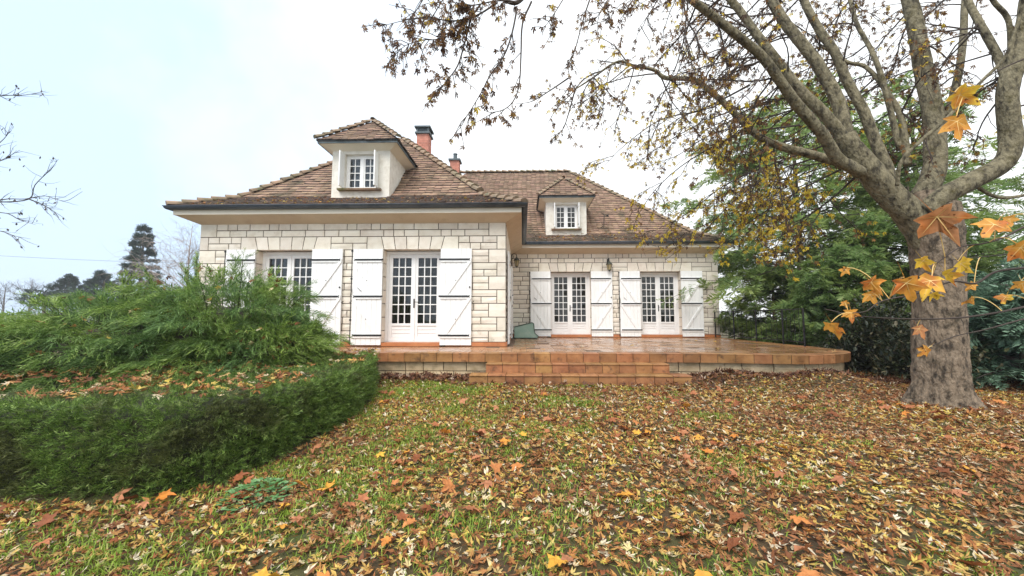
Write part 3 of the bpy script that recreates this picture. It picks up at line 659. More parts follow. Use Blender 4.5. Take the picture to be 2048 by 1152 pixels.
def resample(P, step):
    P = [np.array(p, float) for p in P]; out = [P[0]]; acc = 0
    for a, b in zip(P[:-1], P[1:]):
        L_ = np.linalg.norm(b - a); d = step - acc
        while d <= L_: out.append(a + (b - a) * d / L_); d += step
        acc = (acc + L_) % step if L_ else acc
    out.append(P[-1]); return out
def inside_poly(x, y, P):
    c = False; n = len(P); j = n - 1
    for i in range(n):
        if (P[i][1] > y) != (P[j][1] > y) and x < (P[j][0]-P[i][0]) * (y-P[i][1]) / (P[j][1]-P[i][1]) + P[i][0]: c = not c
        j = i
    return c
# paving tiles on top
V = []; Q = []; poly = outline(.33) + [(-8.6, YR + .1)]; st = .31
for i in range(52):
    for j in range(22):
        x = -8.6 + i * st; y = YT + .33 + j * st - .155
        if not inside_poly(x + st/2, y + st/2, poly): continue
        if (x < XC + .05 and y + st > YF - .03) or y > YR - .02: continue
        h = TZ - .004 + random.gauss(0, .0012); n = len(V); g = .004; y1 = min(y + st, YR - .03)
        V += [(x+g, y+g, h), (x+st-g, y+g, h), (x+st-g, y1-g, h), (x+g, y1-g, h)]; Q.append((n, n+1, n+2, n+3))
tag(npmesh('paving_tiles', np.array(V), np.array(Q), m_terrawet, terr), kind='stuff')
# nosing tiles round the edge: riser + top lip
RS = resample(OL, .315)
for a, b in zip(RS[:-1], RS[1:]):
    if np.linalg.norm(b - a) < .08 or a[1] > 12.5 and False: continue
    t = (b - a) / np.linalg.norm(b - a); n = np.array([-t[1], t[0]]); a2 = a + t * .005; b2 = b - t * .005; mb = MB(); w_ = .34; th = .022
    q = lambda p, o, z: (p[0] + n[0]*o, p[1] + n[1]*o, z)
    zt, zb = TZ + random.gauss(0, .0015), TZ - TH
    mb.add([q(a2, 0, zb), q(b2, 0, zb), q(b2, -.008, zt - .02), q(a2, -.008, zt - .02), q(b2, -.012, zt - .006), q(a2, -.012, zt - .006), q(b2, .004, zt), q(a2, .004, zt), q(b2, w_, zt), q(a2, w_, zt), q(b2, th, zb), q(a2, th, zb), q(b2, w_, zt - .02), q(a2, w_, zt - .02)],
           [(0, 1, 2, 3), (3, 2, 4, 5), (5, 4, 6, 7), (7, 6, 8, 9), (1, 0, 11, 10), (9, 8, 12, 13)])
    mb.build('edge_tile', m_terra, terr)
# stone plinth under the edge
PL = outline(.10); core_ = MB(); I1 = outline(.135); core_.prism([(p[0], p[1], -.2) for p in I1] + [(-8.6, YR, -.2)], (0, 0, TZ - TH + .19)); plinth = core_.build('plinth', m_mortar, terr)
for z0, z1, ph in ((-.12, .145, 0), (.145, TZ - TH - .004, .2)):
    P = resample(PL, .05); i = 0; lim = len(P) - 1
    while i < lim - 2:
        k = int(random.uniform(5, 12)); e = min(i + k, lim)
        if lim - e < 4: e = lim
        pts = [P[j] for j in (range(i, e + 1, max(1, (e - i) // 2)))]
        if not np.allclose(pts[-1], P[e]): pts.append(P[e])
        a, b = pts[0], pts[-1]; mb = MB(); m_ = len(pts); Vv = []; g = .008
        for jj, p in enumerate(pts):
            t = (pts[min(jj+1, m_-1)] - pts[max(jj-1, 0)]); t = t / (np.linalg.norm(t) + 1e-9); n = np.array([-t[1], t[0]]); p = p + (t * g if jj == 0 else -t * g if jj == m_-1 else 0)
            for z, o in ((z0 + g, .006), ((z0+z1)/2, -.006 + random.uniform(-.006, .006)), (z1 - g, .006)): Vv.append((p[0] + n[0]*o, p[1] + n[1]*o, z))
            for z in (z0 + g, z1 - g): Vv.append((p[0] + n[0]*.06, p[1] + n[1]*.06, z))
        Fq = []
        for jj in range(m_-1):
            o = jj*5; Fq += [(o, o+5, o+6, o+1), (o+1, o+6, o+7, o+2), (o+2, o+7, o+9, o+4), (o+5, o, o+3, o+8)]
        Fq += [(0, 1, 2, 4, 3), tuple(x + (m_-1)*5 for x in (3, 4, 2, 1, 0))]
        mb.add(Vv, Fq); link('stone', mb.mesh('stone', m_plinth), plinth); i = e
# two free steps below the terrace edge
def step_flight(x0, x1, yf, zt, h, depth):
    s = MB().box(x0 + .02, x1 - .02, yf + .024, yf + depth + .3, zt - h - .15, zt - .022).build('step', m_joint, terr)
    n = round((x1 - x0) / .315); wv = (x1 - x0) / n
    for i in range(n):
        a, b = x0 + i*wv + .005, x0 + (i+1)*wv - .005; zz = zt + random.gauss(0, .0015)
        MB().box(a, b, yf + .002, yf + .022, zt - h, zz - .022).build('riser_tile', m_terra, s)
        MB().prism([(a, yf - .012, zz - .021), (a, yf - .016, zz - .008), (a, yf - .004, zz), (a, yf + depth, zz), (a, yf + depth, zz - .021)][::-1], (b - a, 0, 0)).build('tread_tile', m_terra, s)
    for xx in (x0, x1):
        sgn = 1 if xx == x1 else -1; MB().box(*(sorted((xx - sgn*.018, xx + sgn*.002))), yf + .024, yf + depth, zt - h, zt - .024).build('riser_tile', m_terra, s)
step_flight(-.68, 2.69, 7.30, TZ - .165, .165, .305)
step_flight(-.95, 2.96, 6.99, TZ - .33, .19, .305)

# railing along the open side of the terrace
rail = empty('railing', (6.75, 11.6, TZ)); tag(rail, 'thin black iron railing along the right edge of the terrace', 'railing')
PR = [(6.80, 14.02), (6.80, 12.8), (6.80, 11.6), (6.78, 10.4), (6.72, 9.55)]
for p in PR: MB().box(p[0] - .015, p[0] + .015, p[1] - .015, p[1] + .015, TZ, TZ + .92).build('post', m_iron, rail)
for z in (.10, .90):
    b = MB(); b.tube([(p[0], p[1], TZ + z) for p in PR], .012, 6); b.build('rail', m_iron, rail)
for a, b in zip(PR[:-1], PR[1:]):
    for k in range(1, 5):
        f = k / 5; x = a[0] + (b[0]-a[0])*f; y = a[1] + (b[1]-a[1])*f; MB().box(x - .004, x + .004, y - .004, y + .004, TZ + .10, TZ + .90).build('baluster', m_iron, rail)

# wall lanterns
def lantern(loc, yaw, label):
    e = empty('wall_lantern', loc); tag(e, label, 'lantern', 'wall lanterns'); M = Matrix.Translation(loc) @ Matrix.Rotation(yaw, 4, 'Z')
    b = MB(); b.box(-.04, .04, -.015, 0, -.02, .22); b.tube([(0, -.01, .17), (0, -.09, .24), (0, -.17, .22), (0, -.19, .16), (0, -.19, .12)], .013, 6); b.tube([(0, -.01, .04), (0, -.07, .07), (0, -.09, .14), (0, -.06, .17)], .009, 5)
    b.build('bracket', m_iron, e, M=M)
    b = MB(); b.lathe([(.004, .14), (.02, .13), (.03, .10), (.09, .045), (.12, .0), (.115, -.012), (.0, -.012)], (0, -.19, 0), 6); b.build('lamp_cap', m_bronze, e, M=M)
    b = MB(); b.lathe([(.098, -.013), (.055, -.21), (.0, -.21)], (0, -.19, 0), 6); b.build('lamp_glass', m_lampglass, e, M=M)
    b = MB()
    for k in range(6): a = 2*math.pi*k/6; b.tube([(.10*math.cos(a), -.19 + .10*math.sin(a), -.013), (.057*math.cos(a), -.19 + .057*math.sin(a), -.21)], .006, 4)
    b.lathe([(.0, -.27), (.018, -.255), (.03, -.235), (.06, -.21), (.062, -.2), (.055, -.198)], (0, -.19, 0), 6); b.build('lamp_frame', m_bronze, e, M=M)
lantern((3.10, YR - .004, 3.10), 0, 'green bronze wall lantern between the two far french doors')
lantern((-.395 + .005, 13.55, 3.2), R(90), 'dark wall lantern in the inner corner where the house walls meet')

# pale green plastic box in the inner corner
gb = empty('plastic_box', (.1, 13.4, TZ)); tag(gb, 'pale green plastic box with dark rim in the inner corner of the terrace', 'box')
pr = [(-.28, TZ + .012), (.50, TZ + .012), (.52, TZ + .08), (.40, TZ + .18), (.37, TZ + .50), (.32, TZ + .53), (-.28, TZ + .38)]
def shell(pts, y0, y1, name, m):
    b = MB(); b.prism([(p[0], y0, p[1]) for p in pts], (0, y1 - y0, 0)); o = b.build(name, m, gb); mo = o.modifiers.new('b', 'BEVEL'); mo.width = .02; mo.segments = 2; return o
shell(pr, 13.15, 13.75, 'box_body', m_green)
b = MB(); b.tube([(-.28, 13.14, TZ + .385), (.32, 13.14, TZ + .535), (.375, 13.14, TZ + .50), (.41, 13.14, TZ + .18), (.53, 13.14, TZ + .085), (.53, 13.14, TZ + .02), (-.28, 13.14, TZ + .015)], .013, 6); b.build('rim', m_greendk, gb)

# ------------------------------------------------------------------ leaf and spray shapes
def frames(D, U=None, roll=None):
    """rotation matrices whose y axis is D and z axis is close to U"""
    D = D / np.linalg.norm(D, axis=1, keepdims=True); U = np.tile([0, 0, 1.], (len(D), 1)) if U is None else U
    X = np.cross(D, U); X /= (np.linalg.norm(X, axis=1, keepdims=True) + 1e-9); Z = np.cross(X, D)
    if roll is not None:
        c, s = np.cos(roll)[:, None], np.sin(roll)[:, None]; X, Z = X*c + Z*s, Z*c - X*s
    return np.stack([X, D, Z], 2)
def stamp(protos, pos, Rm, sc):
    VV = []; TT_ = []; n0 = 0; idx = RNG.integers(0, len(protos), len(pos)); sc = np.broadcast_to(np.asarray(sc, float), (len(pos),))
    for k, (v, t) in enumerate(protos):
        s = idx == k; m = s.sum()
        if not m: continue
        P = np.einsum('nij,vj->nvi', Rm[s] * sc[s][:, None, None], v) + pos[s][:, None, :]
        VV.append(P.reshape(-1, 3)); TT_.append((t[None] + (np.arange(m) * len(v))[:, None, None] + n0).reshape(-1, 3)); n0 += m * len(v)
    return np.concatenate(VV), np.concatenate(TT_)
def maple_leaf(curl=.3, stem=True, rr=random.Random(3)):
    """deeply cut leaf with narrow pointed lobes, base at origin, about 1 long"""
    V = [(0, 0, 0)]; T = []
    for a, l in ((-100, .42), (-48, .72), (0, 1.0), (48, .72), (100, .42)):
        a = R(a + rr.uniform(-6, 6)); l *= rr.uniform(.85, 1.1); d = np.array([math.sin(a), math.cos(a)]); p = np.array([d[1], -d[0]]); wv = .105 + .05 * rr.random(); n = len(V)
        zz = lambda f: curl * rr.uniform(.4, 1.3) * f * f - .05 * f
        m1 = d * l * .5 + p * wv; m2 = d * l * .5 - p * wv; tp = d * l
        V += [(m1[0], m1[1] + .1, zz(.5) + .05), (m2[0], m2[1] + .1, zz(.5) + .05), (tp[0], tp[1] + .1, zz(1.0))]
        T += [(0, n, n+2), (0, n+2, n+1)]
    if stem:
        n = len(V); V += [(-.012, -.02, 0), (.012, -.02, 0), (rr.uniform(-.1, .1), -.55, rr.uniform(0, .2))]; T += [(n, n+1, n+2)]
    return np.array(V), np.array(T)
def plane_leaf(curl=.2, rr=random.Random(5)):
    """broad leaf with five toothed lobes"""
    pts = []
    for a, r in ((-168, .30), (-140, .46), (-118, .62), (-100, .42), (-82, .60), (-62, .92), (-52, .66), (-38, .60), (-27, .50), (-14, .80), (0, 1.12), (14, .80), (27, .50), (38, .60), (52, .66), (62, .92), (82, .60), (100, .42), (118, .62), (140, .46), (168, .30)):
        a = R(a); r *= rr.uniform(.92, 1.08); x, y = r * math.sin(a), .32 + r * math.cos(a) * .95; pts.append((x, y, curl * (x*x*rr.uniform(.6, 1.2) + (y-.3)**2 * rr.uniform(-.8, .8)) + (.09 if r < .56 else -.07) + rr.uniform(-.04, .04)))
    V = [(0, .3, -.02)] + pts; n = len(pts); T = [(0, i+1, i+2) for i in range(n-1)] + [(0, n, 1)]
    m = len(V); V += [(-.016, .05, 0), (.016, .05, 0), (.05, -.85, .12)]; T += [(m, m+1, m+2)]
    return np.array(V, float), np.array(T)
def spray(n=12, wide=.42, rr=random.Random(9), thick=.05, droop=.15, fine=False):
    """feathery conifer spray, 1 long"""
    V = []; T = []
    def blade(a, b, wv):
        a = np.array(a); b = np.array(b); d = b - a; p = np.cross(d, [rr.uniform(-.4, .4), rr.uniform(-.4, .4), 1]); p = p / (np.linalg.norm(p) + 1e-9) * wv; m = a + d * .45; k = len(V)
        V.extend([a, m + p, b, m - p]); T.extend([(k, k+1, k+2), (k, k+2, k+3)])
    ax = lambda t: np.array([.06 * math.sin(t * 3), t, .12 * t - droop * t * t])
    blade(ax(0), ax(.6), .022); blade(ax(.45), ax(1.05), .03)
    for i in range(n):
        t = .12 + .85 * i / n; s = 1 if i % 2 else -1; l = wide * (1 - .62 * t) * rr.uniform(.75, 1.2); o = ax(t)
        blade(o, o + np.array([s * l * (.78 if not fine else .5), l * (.75 if not fine else .9), rr.uniform(-.06, .14)]), thick * rr.uniform(.7, 1.2))
    return np.array(V), np.array(T)
SPR = [spray(9, .46, random.Random(i), .024, .4, True) for i in range(7)]
SPRS = [spray(6, .55, random.Random(20 + i), .034, .1, True) for i in range(5)]
SPRC = [spray(12, .6, random.Random(40 + i), .072, .5) for i in range(5)]
ML = [maple_leaf(c, True, random.Random(60 + i)) for i, c in enumerate((.05, .15, .32, .55, -.2, .25, .1))]
def simple(l):                               # lighter version for the far lawn
    v, t = l; return v, t[[0, 2, 4, 6, 8, 3, 5]]
MLH = [maple_leaf(c, True, random.Random(80 + i)) for i, c in enumerate((.1, .3, -.2))]
PLF = [plane_leaf(c, random.Random(90 + i)) for i, c in enumerate((.1, .35, .6, -.3))]

# ------------------------------------------------------------------ lawn: grass, fallen leaves
HP = [(-7.5, 2.6), (-5, 2.78), (-3.9, 2.9), (-3.3, 2.92), (-2.75, 2.98), (-2.45, 3.2), (-2.28, 3.7), (-2.18, 4.25), (-2.12, 4.85), (-2.25, 5.9), (-2.75, 7.4)]   # foot of the hedge
HEDGE_POLY = HP + [(-3.2, 7.5), (-9, 7.5), (-9, 2.6)]
def npoly(x, y, P):
    c = np.zeros(len(x), bool); j = len(P) - 1
    for i in range(len(P)):
        xi, yi = P[i]; xj, yj = P[j]
        if yi != yj: c ^= ((yi > y) != (yj > y)) & (x < (xj - xi) * (y - yi) / (yj - yi) + xi)
        j = i
    return c
TPOLY = outline(.1) + [(-8.6, 14)]
def ground_pts(n, y0=1.1, y1=9.5, extra=1.6):
    y = np.sqrt(RNG.uniform(y0**2, y1**2, n)); x = RNG.uniform(-1, 1, n) * (1.36 * y + extra)
    k = ~npoly(x, y, HEDGE_POLY) & ~npoly(x, y, TPOLY) & ~((x > -.97) & (x < 2.98) & (y > 6.97)) & ~((x - 6.0)**2 + (y - 5.9)**2 < .13)
    return x[k], y[k]
def greenness(x, y): return .62 * vnoise(x, y, .5, 4) + .5 * vnoise(x, y, .2, 9) + np.clip((1.2 - x) * .13, -.6, .36) + np.clip((2.9 - y) * .2, 0, .25) - .12 - np.clip((y - 7.0) * 2.0, 0, 1.5) + .45 * np.exp(-((x + 1.6)**2 / .9 + (y - 6.3)**2 / .5))
# grass blades
x, y = ground_pts(560000, 1.3, 9); gr = greenness(x, y); k = RNG.random(len(x)) < np.clip(.17 + .95 * gr, .03, 1); x, y = x[k], y[k]; n = len(x)
a = RNG.uniform(0, 6.283, n); l = RNG.uniform(.025, .07, n) * (1 + .3 * np.clip(greenness(x, y), 0, 1)); lean = RNG.uniform(.4, 1.3, n); wv = RNG.uniform(.0018, .0038, n) * (1 + .12 * y); z = gz(x, y) - .004
dx, dy = np.cos(a), np.sin(a); px, py = -dy * wv, dx * wv
Vg = np.stack([np.stack([x - px, y - py, z], 1), np.stack([x + px, y + py, z], 1), np.stack([x + px*.7 + dx*l*lean*.4, y + py*.7 + dy*l*lean*.4, z + l*.6], 1), np.stack([x + dx*l*lean, y + dy*l*lean, z + l*(1.05 - .45*lean)], 1), np.stack([x - px*.7 + dx*l*lean*.4, y - py*.7 + dy*l*lean*.4, z + l*.6], 1)], 1).reshape(-1, 3)
o = np.arange(n)[:, None, None] * 5; Tg = (np.array([[0, 1, 2], [0, 2, 4], [4, 2, 3]])[None] + o).reshape(-1, 3)
tag(npmesh('grass', Vg, Tg, m_grass), 'green grass showing through the fallen leaves on the lawn', 'grass', kind='stuff')
# small maple leaves
def litter(x, y, z, size, name, m, label, tilt=.45, protos=ML, parent=None):
    n = len(x); nrm = np.stack([RNG.normal(0, tilt, n), RNG.normal(0, tilt, n), np.ones(n)], 1); nrm /= np.linalg.norm(nrm, axis=1, keepdims=True)
    a = RNG.uniform(0, 6.283, n); D = np.stack([np.cos(a), np.sin(a), np.zeros(n)], 1); D -= nrm * (D * nrm).sum(1, keepdims=True)
    V, T = stamp(protos, np.stack([x, y, z], 1), frames(D, nrm), size); o = npmesh(name, V, T, m, parent)
    return tag(o, label, None if parent else 'leaves', kind='stuff')
x, y = ground_pts(92000, 1.15, 9); gr = greenness(x, y); k = RNG.random(len(x)) < np.clip(1.0 - .5 * gr, .2, 1); x, y = x[k], y[k]
k = y < 4.6
for q_, pr_, lb in ((k, ML, 'small russet and yellow maple leaves covering the near lawn'), (~k, [simple(l) for l in ML], 'small russet and yellow maple leaves covering the lawn before the steps')):
    litter(x[q_], y[q_], gz(x[q_], y[q_]) + RNG.uniform(.004, .03, q_.sum()), RNG.uniform(.022, .062, q_.sum()), 'fallen_leaves', m_fall, lb, .24, pr_)
# curled scraps of leaf lobes between them
SH = [(np.array([(0, 0, 0), (.13 + .04*i, .45, .12*i), (0, 1, .2*i), (-.13, .5, .05)], float), np.array([(0, 1, 2), (0, 2, 3)])) for i in range(3)]
x, y = ground_pts(100000, 1.2, 8.5); gr = greenness(x, y); k = RNG.random(len(x)) < np.clip(.98 - .45 * gr, .25, 1); x, y = x[k], y[k]
litter(x, y, gz(x, y) + RNG.uniform(.0, .025, len(x)), RNG.uniform(.03, .075, len(x)), 'leaf_litter', m_fall, 'curled scraps of brown leaves between the leaves on the lawn', .35, SH)
# dark wet drift along the plinth and steps
n = 5200; x = RNG.uniform(-2.9, 7.2, n); y = 7.62 - np.abs(RNG.normal(0, .34, n)); k = ~((x > -.97) & (x < 2.98) & (y > 6.95)); k &= ~npoly(x, y, TPOLY); x, y = x[k], y[k]
litter(x, y, gz(x, y) + RNG.uniform(.01, .07, len(x)), RNG.uniform(.05, .10, len(x)), 'fallen_leaves', m_falldk, 'dark wet leaves drifted against the foot of the terrace', .6)
a_ = RNG.uniform(0, 6.28, 900); q_ = .33 + np.abs(RNG.normal(0, .28, 900)); x, y = 6.05 + q_*np.cos(a_), 5.75 + q_*np.sin(a_)
litter(x, y, gz(x, y) + RNG.uniform(.01, .05, 900) + .10*np.clip(.62 - q_, 0, 1), RNG.uniform(.035, .075, 900), 'fallen_leaves', m_fall, 'leaves banked against the foot of the maple trunk', .4)
# leaves lying on the terrace, the steps, and in the roof's flare
x = RNG.uniform(-2.8, 6.6, 90); y = RNG.uniform(7.7, 13.8, 90); k = ~((x < .0) & (y > 9.2)); litter(x[k], y[k], np.full(k.sum(), TZ + .008), RNG.uniform(.05, .09, k.sum()), 'fallen_leaves', m_fall, 'scattered leaves lying on the wet terrace tiles', .12)
n = 420; r = np.abs(RNG.normal(0, .5, n)) + .03; k = r < 1.0; r = r[k]; x = RNG.uniform(-8, -.4, len(r)); litter(x, HY + r, np.array([rz(q) for q in r]) + .035, RNG.uniform(.04, .08, len(r)), 'fallen_leaves', m_fall, 'leaves caught on the low tiles above the near gutter', .3)
r = np.abs(RNG.normal(0, .7, n)) + .03; k = r < 1.6; r = r[k]; x = RNG.uniform(.4, 6.2, len(r)); litter(x, GY + r, np.array([rz(q) for q in r]) + .035, RNG.uniform(.04, .09, len(r)), 'fallen_leaves', m_fall, 'leaves caught on the low tiles above the far gutter', .3)
# large plane leaves: single pieces on the lawn
PLM = [npmesh('fallen_leaf', v, t, m_big, link_it=False) for v, t in PLF]
x, y = ground_pts(1500, 1.5, 6.5, .4); k = vnoise(x, y, .8, 6) + RNG.normal(0, .35, len(x)) > .1; x, y = x[k][:300], y[k][:300]
def oinfo(m):                              # per-object colour for single leaves
    t = m.node_tree; g = [n for n in t.nodes if n.type == 'NEW_GEOMETRY'][0]; r_ = [n for n in t.nodes if n.type == 'VALTORGB'][0]; oi = t.nodes.new('ShaderNodeObjectInfo'); t.links.new(oi.outputs['Random'], r_.inputs[0])
oinfo(m_big)
for i in range(len(x)):
    s = random.uniform(.055, .095); M = Matrix.Translation((x[i], y[i], float(gz(x[i], y[i])) + random.uniform(.035, .06))) @ Matrix.Rotation(random.uniform(0, 6.28), 4, 'Z') @ Matrix.Rotation(random.gauss(0, .35), 4, 'X') @ Matrix.Rotation(random.gauss(0, .35), 4, 'Y') @ Matrix.Scale(s, 4)
    link('fallen_leaf', PLM[i % 4], lawn, M)
# low broadleaf weeds
def weed(cx, cy, rad, n, label):
    v = np.array([(0, 0, 0), (.3, .35, .08), (.22, .8, .1), (0, 1, .02), (-.22, .8, .1), (-.3, .35, .08)], float); t = np.array([(0, 1, 2), (0, 2, 3), (0, 3, 4), (0, 4, 5)])
    r = rad * np.sqrt(RNG.random(n)); a = RNG.uniform(0, 6.28, n); x, y = cx + r*np.cos(a), cy + r*np.sin(a); z = gz(x, y) + RNG.uniform(.05, .11, n) * (1.25 - r / rad)
    D = np.stack([np.cos(a + RNG.normal(0, 1, n)), np.sin(a + RNG.normal(0, 1, n)), RNG.uniform(-.2, .4, n)], 1)
    V, T = stamp([(v, t)], np.stack([x, y, z], 1), frames(D), RNG.uniform(.03, .06, n)); tag(npmesh('weed_patch', V, T, m_weed), label, 'weed', kind='stuff')
weed(-2.02, 3.05, .24, 190, 'bluish green weed patch by the foot of the hedge')

# ------------------------------------------------------------------ clipped hedge and juniper on the left
def hz_top(x, y): return .50 + .03 * vnoise(x, y, .6, 2) + np.clip((y - 4.2) * .02, 0, .08)
hedge = empty('hedge', (-2.8, 3.2, -.18)); tag(hedge, 'low clipped evergreen hedge with a leaf strewn flat top', 'hedge')
Hs = resample(HP, .1); Hs = np.array(Hs); m = len(Hs)
tg = np.gradient(Hs, axis=0); tg /= np.linalg.norm(tg, axis=1, keepdims=True); nr = np.stack([tg[:, 1], -tg[:, 0]], 1)       # outwards
mbV = []; prof = [(-.15, .0, 0), (-.14, .5, 0), (-.20, .82, 0), (-.34, .90, 0), (-1.0, .93, 0), (-1.0, 0, 0)]
for i in range(m):
    gx, gy = Hs[i]; zb = float(gz(gx, gy)); zt = float(hz_top(gx, gy))
    for o_, f, _ in prof: mbV.append((gx + nr[i, 0]*o_, gy + nr[i, 1]*o_, zb - .02 + (zt - zb) * f))
q = len(prof); mb = MB(); mb.add(mbV, [(i*q+j, (i+1)*q+j, (i+1)*q+j+1, i*q+j+1) for i in range(m-1) for j in range(q-1)])
mb.build('hedge_core', m_hcore, hedge)
def hedge_sprays():
    n = 20000; i = RNG.integers(0, m - 1, n); f = RNG.random(n)[:, None]; P = Hs[i]*(1-f) + Hs[i+1]*f; N_ = nr[i]; u = RNG.random(n); zb = gz(P[:, 0], P[:, 1]); zt = hz_top(P[:, 0], P[:, 1])
    bul = RNG.normal(0, .035, n) + np.where(RNG.random(n) < .03, .06, 0) + .06 * vnoise(P[:, 0] * 1.0 + P[:, 1], u * 1.3, .22, 5)
    pos = np.stack([P[:, 0] + N_[:, 0]*(-.11 + bul - .16 * u**4), P[:, 1] + N_[:, 1]*(-.11 + bul - .16 * u**4), zb + (zt - zb)*u*.98], 1)
    D = np.stack([N_[:, 0] + RNG.normal(0, .55, n), N_[:, 1] + RNG.normal(0, .55, n), RNG.normal(.35, .55, n)], 1)
    V1, T1 = stamp(SPRS, pos, frames(D, roll=RNG.uniform(0, 6.28, n)), RNG.uniform(.05, .115, n))
    n = 11000; x = RNG.uniform(-6.2, -2.1, n); y = RNG.uniform(2.7, 7.4, n); k = npoly(x, y, HEDGE_POLY) & (y < 5.4 + (x + 3.8) * 1.6); x, y = x[k], y[k]; n = len(x)
    pos = np.stack([x, y, hz_top(x, y) - .03], 1); D = np.stack([RNG.normal(0, .7, n), RNG.normal(-.1, .7, n), RNG.uniform(.2, 1.1, n)], 1)
    V2, T2 = stamp(SPRS, pos, frames(D, roll=RNG.uniform(0, 6.28, n)), RNG.uniform(.05, .11, n))
    return np.concatenate([V1, V2]), np.concatenate([T1, T2 + len(V1)])
tag(npmesh('foliage', *hedge_sprays(), m_hedge, hedge), kind='stuff')
n = 3600; x = RNG.uniform(-6.2, -2.1, n); y = RNG.uniform(2.9, 7.4, n); k = npoly(x, y, HEDGE_POLY) & (vnoise(x, y, .5, 8) + RNG.normal(0, .4, n) > -.02); x, y = x[k], y[k]
k = (y > 3.25) & (x < -2.35); x, y = x[k], y[k]
litter(x, y, hz_top(x, y) + RNG.uniform(.0, .05, len(x)), RNG.uniform(.05, .09, len(x)), 'fallen_leaves', m_fall, 'pale and brown leaves lying on top of the clipped hedge', .3)

EL = [(-4.62, 6.05, .35, 1.5, 1.4, 1.68), (-5.9, 5.75, .3, 1.5, 1.4, 1.34), (-7.3, 5.5, .25, 1.5, 1.4, 1.02), (-3.75, 5.75, .3, .9, 1.0, .95)]     # lobes of the juniper: x y z, radii
def juniper():
    root = empty('juniper', (-5.2, 5.8, 0)); tag(root, 'large spreading juniper with feathery green sprays in front of the house', 'juniper')
    tw = MB(); P = []; D = []; SC = []
    for (cx, cy, cz, rx, ry, rzz), nb in zip(EL, (110, 95, 55, 50)):
        for i in range(nb):
            a = random.uniform(0, 2*math.pi); el = math.asin(min(.99, max(.02, (random.randrange(6) + .5) / 6 + random.gauss(0, .03)))); rad = random.uniform(.84, 1.08) + .06*math.sin(3*a + 9*el)
            tip = np.array([cx + rx*rad*math.cos(el)*math.cos(a), cy + ry*rad*math.cos(el)*math.sin(a), cz + rzz*rad*math.sin(el)*(1 + .08*math.sin(5*a))])
            base = np.array([cx + .3*rx*math.cos(a), cy + .3*ry*math.sin(a), cz + random.uniform(0, .35) * rzz*math.sin(el)])
            mid = base*.45 + tip*.55 + np.array([0, 0, .10 + .1*math.sin(el)])
            ts = np.linspace(0, 1, 6); pts = [(1-t)**2*base + 2*t*(1-t)*mid + t*t*tip for t in ts]
            tw.tube(pts, [.014, .012, .010, .008, .006, .003], 3, False)
            ns = 26; wid = random.uniform(.10, .2)
            for t in RNG.uniform(.40, 1.0, ns)**.8:
                p = (1-t)**2*base + 2*t*(1-t)*mid + t*t*tip; d = 2*(1-t)*(mid-base) + 2*t*(tip-mid); d /= np.linalg.norm(d)
                sd_ = np.cross(d, [0, 0, 1]); sd_ /= np.linalg.norm(sd_) + 1e-9; lat = RNG.uniform(-1, 1)
                P.append(p + sd_*lat*wid*(1.15 - t) + np.array([0, 0, RNG.normal(0, .02)])); d[2] *= .7; D.append(d + sd_*(lat*.8 + RNG.normal(0, .2)) + np.array([0, 0, RNG.normal(.12, .2)])); SC.append(random.uniform(.10, .225))
    # layered pads of foliage, each a drooping fan
    for (cx, cy, cz, rx, ry, rzz), npad in zip(EL, (54, 42, 26, 22)):
        for i in range(npad):
            a = random.uniform(math.pi*.95, 2.05*math.pi) if i % 7 < 5 else random.uniform(0, 6.28); lv = ((i % 7) + .5) / 7; el = math.asin(lv); rad = random.uniform(.80, .98); h = np.array([math.cos(a), math.sin(a), 0]); sd_ = np.array([-h[1], h[0], 0]); Rp = random.uniform(.30, .56)
            c = np.array([cx + rx*rad*math.cos(el)*h[0], cy + ry*rad*math.cos(el)*h[1], cz + rzz*rad*math.sin(el)]); tilt = random.uniform(-.05, .28)
            for k in range(96):
                rho = math.sqrt(random.random()); ph = random.uniform(-2.2, 2.2); u, v = rho*math.cos(ph), rho*math.sin(ph)
                P.append(c + (h*u + sd_*v)*Rp + np.array([0, 0, tilt*u*Rp - .30*rho*rho*Rp + random.gauss(0, .022)])); D.append(h*(.75 + .5*u) + sd_*v*.9 + np.array([0, 0, random.gauss(.22 - .5*rho, .16)])); SC.append(random.uniform(.10, .23))
    # one leader standing up at the top
    for t in np.linspace(0, 1, 90):
        c = np.array([-4.55, 6.0, 1.55 + .5*t]); a = random.uniform(0, 6.28); P.append(c + RNG.normal(0, .03, 3)); D.append(np.array([math.cos(a)*(1.1 - t*.6), math.sin(a)*(1.1 - t*.6), .5 + .5*t])); SC.append(random.uniform(.12, .26) * (1.15 - .4*t))
    P = np.array(P); D = np.array(D); k = np.ones(len(P), bool); k &= ~((P[:, 1] > YT - .12) & (P[:, 2] < TZ + .05)); k &= P[:, 1] < 7.9
    P, D, SC = P[k], D[k], np.array(SC)[k]
    tag(tw.build('branches', m_twig, root), kind='stuff'); V, T = stamp(SPR, P, frames(D, roll=RNG.normal(0, .5, len(P))), SC); tag(npmesh('foliage', V, T, m_jun, root), kind='stuff')
    # inner shoots that fill the heart of the bush
    n = 2600; e = RNG.integers(0, 4, n); E_ = np.array(EL)[e]; a = RNG.uniform(0, 6.28, n); el = np.arcsin(RNG.uniform(0, 1, n)); rad = RNG.uniform(.62, .86, n)
    Nn = np.stack([np.cos(el)*np.cos(a), np.cos(el)*np.sin(a), np.sin(el)], 1); pos = E_[:, :3] + Nn * E_[:, 3:] * rad[:, None]; k = (pos[:, 1] < 7.4)
    V, T = stamp(SPR, pos[k], frames((Nn + RNG.normal(0, .5, (n, 3)))[k], roll=RNG.uniform(0, 6.28, k.sum())), RNG.uniform(.2, .36, k.sum())); tag(npmesh('inner_foliage', V, T, m_jun, root), kind='stuff')
    core = MB()
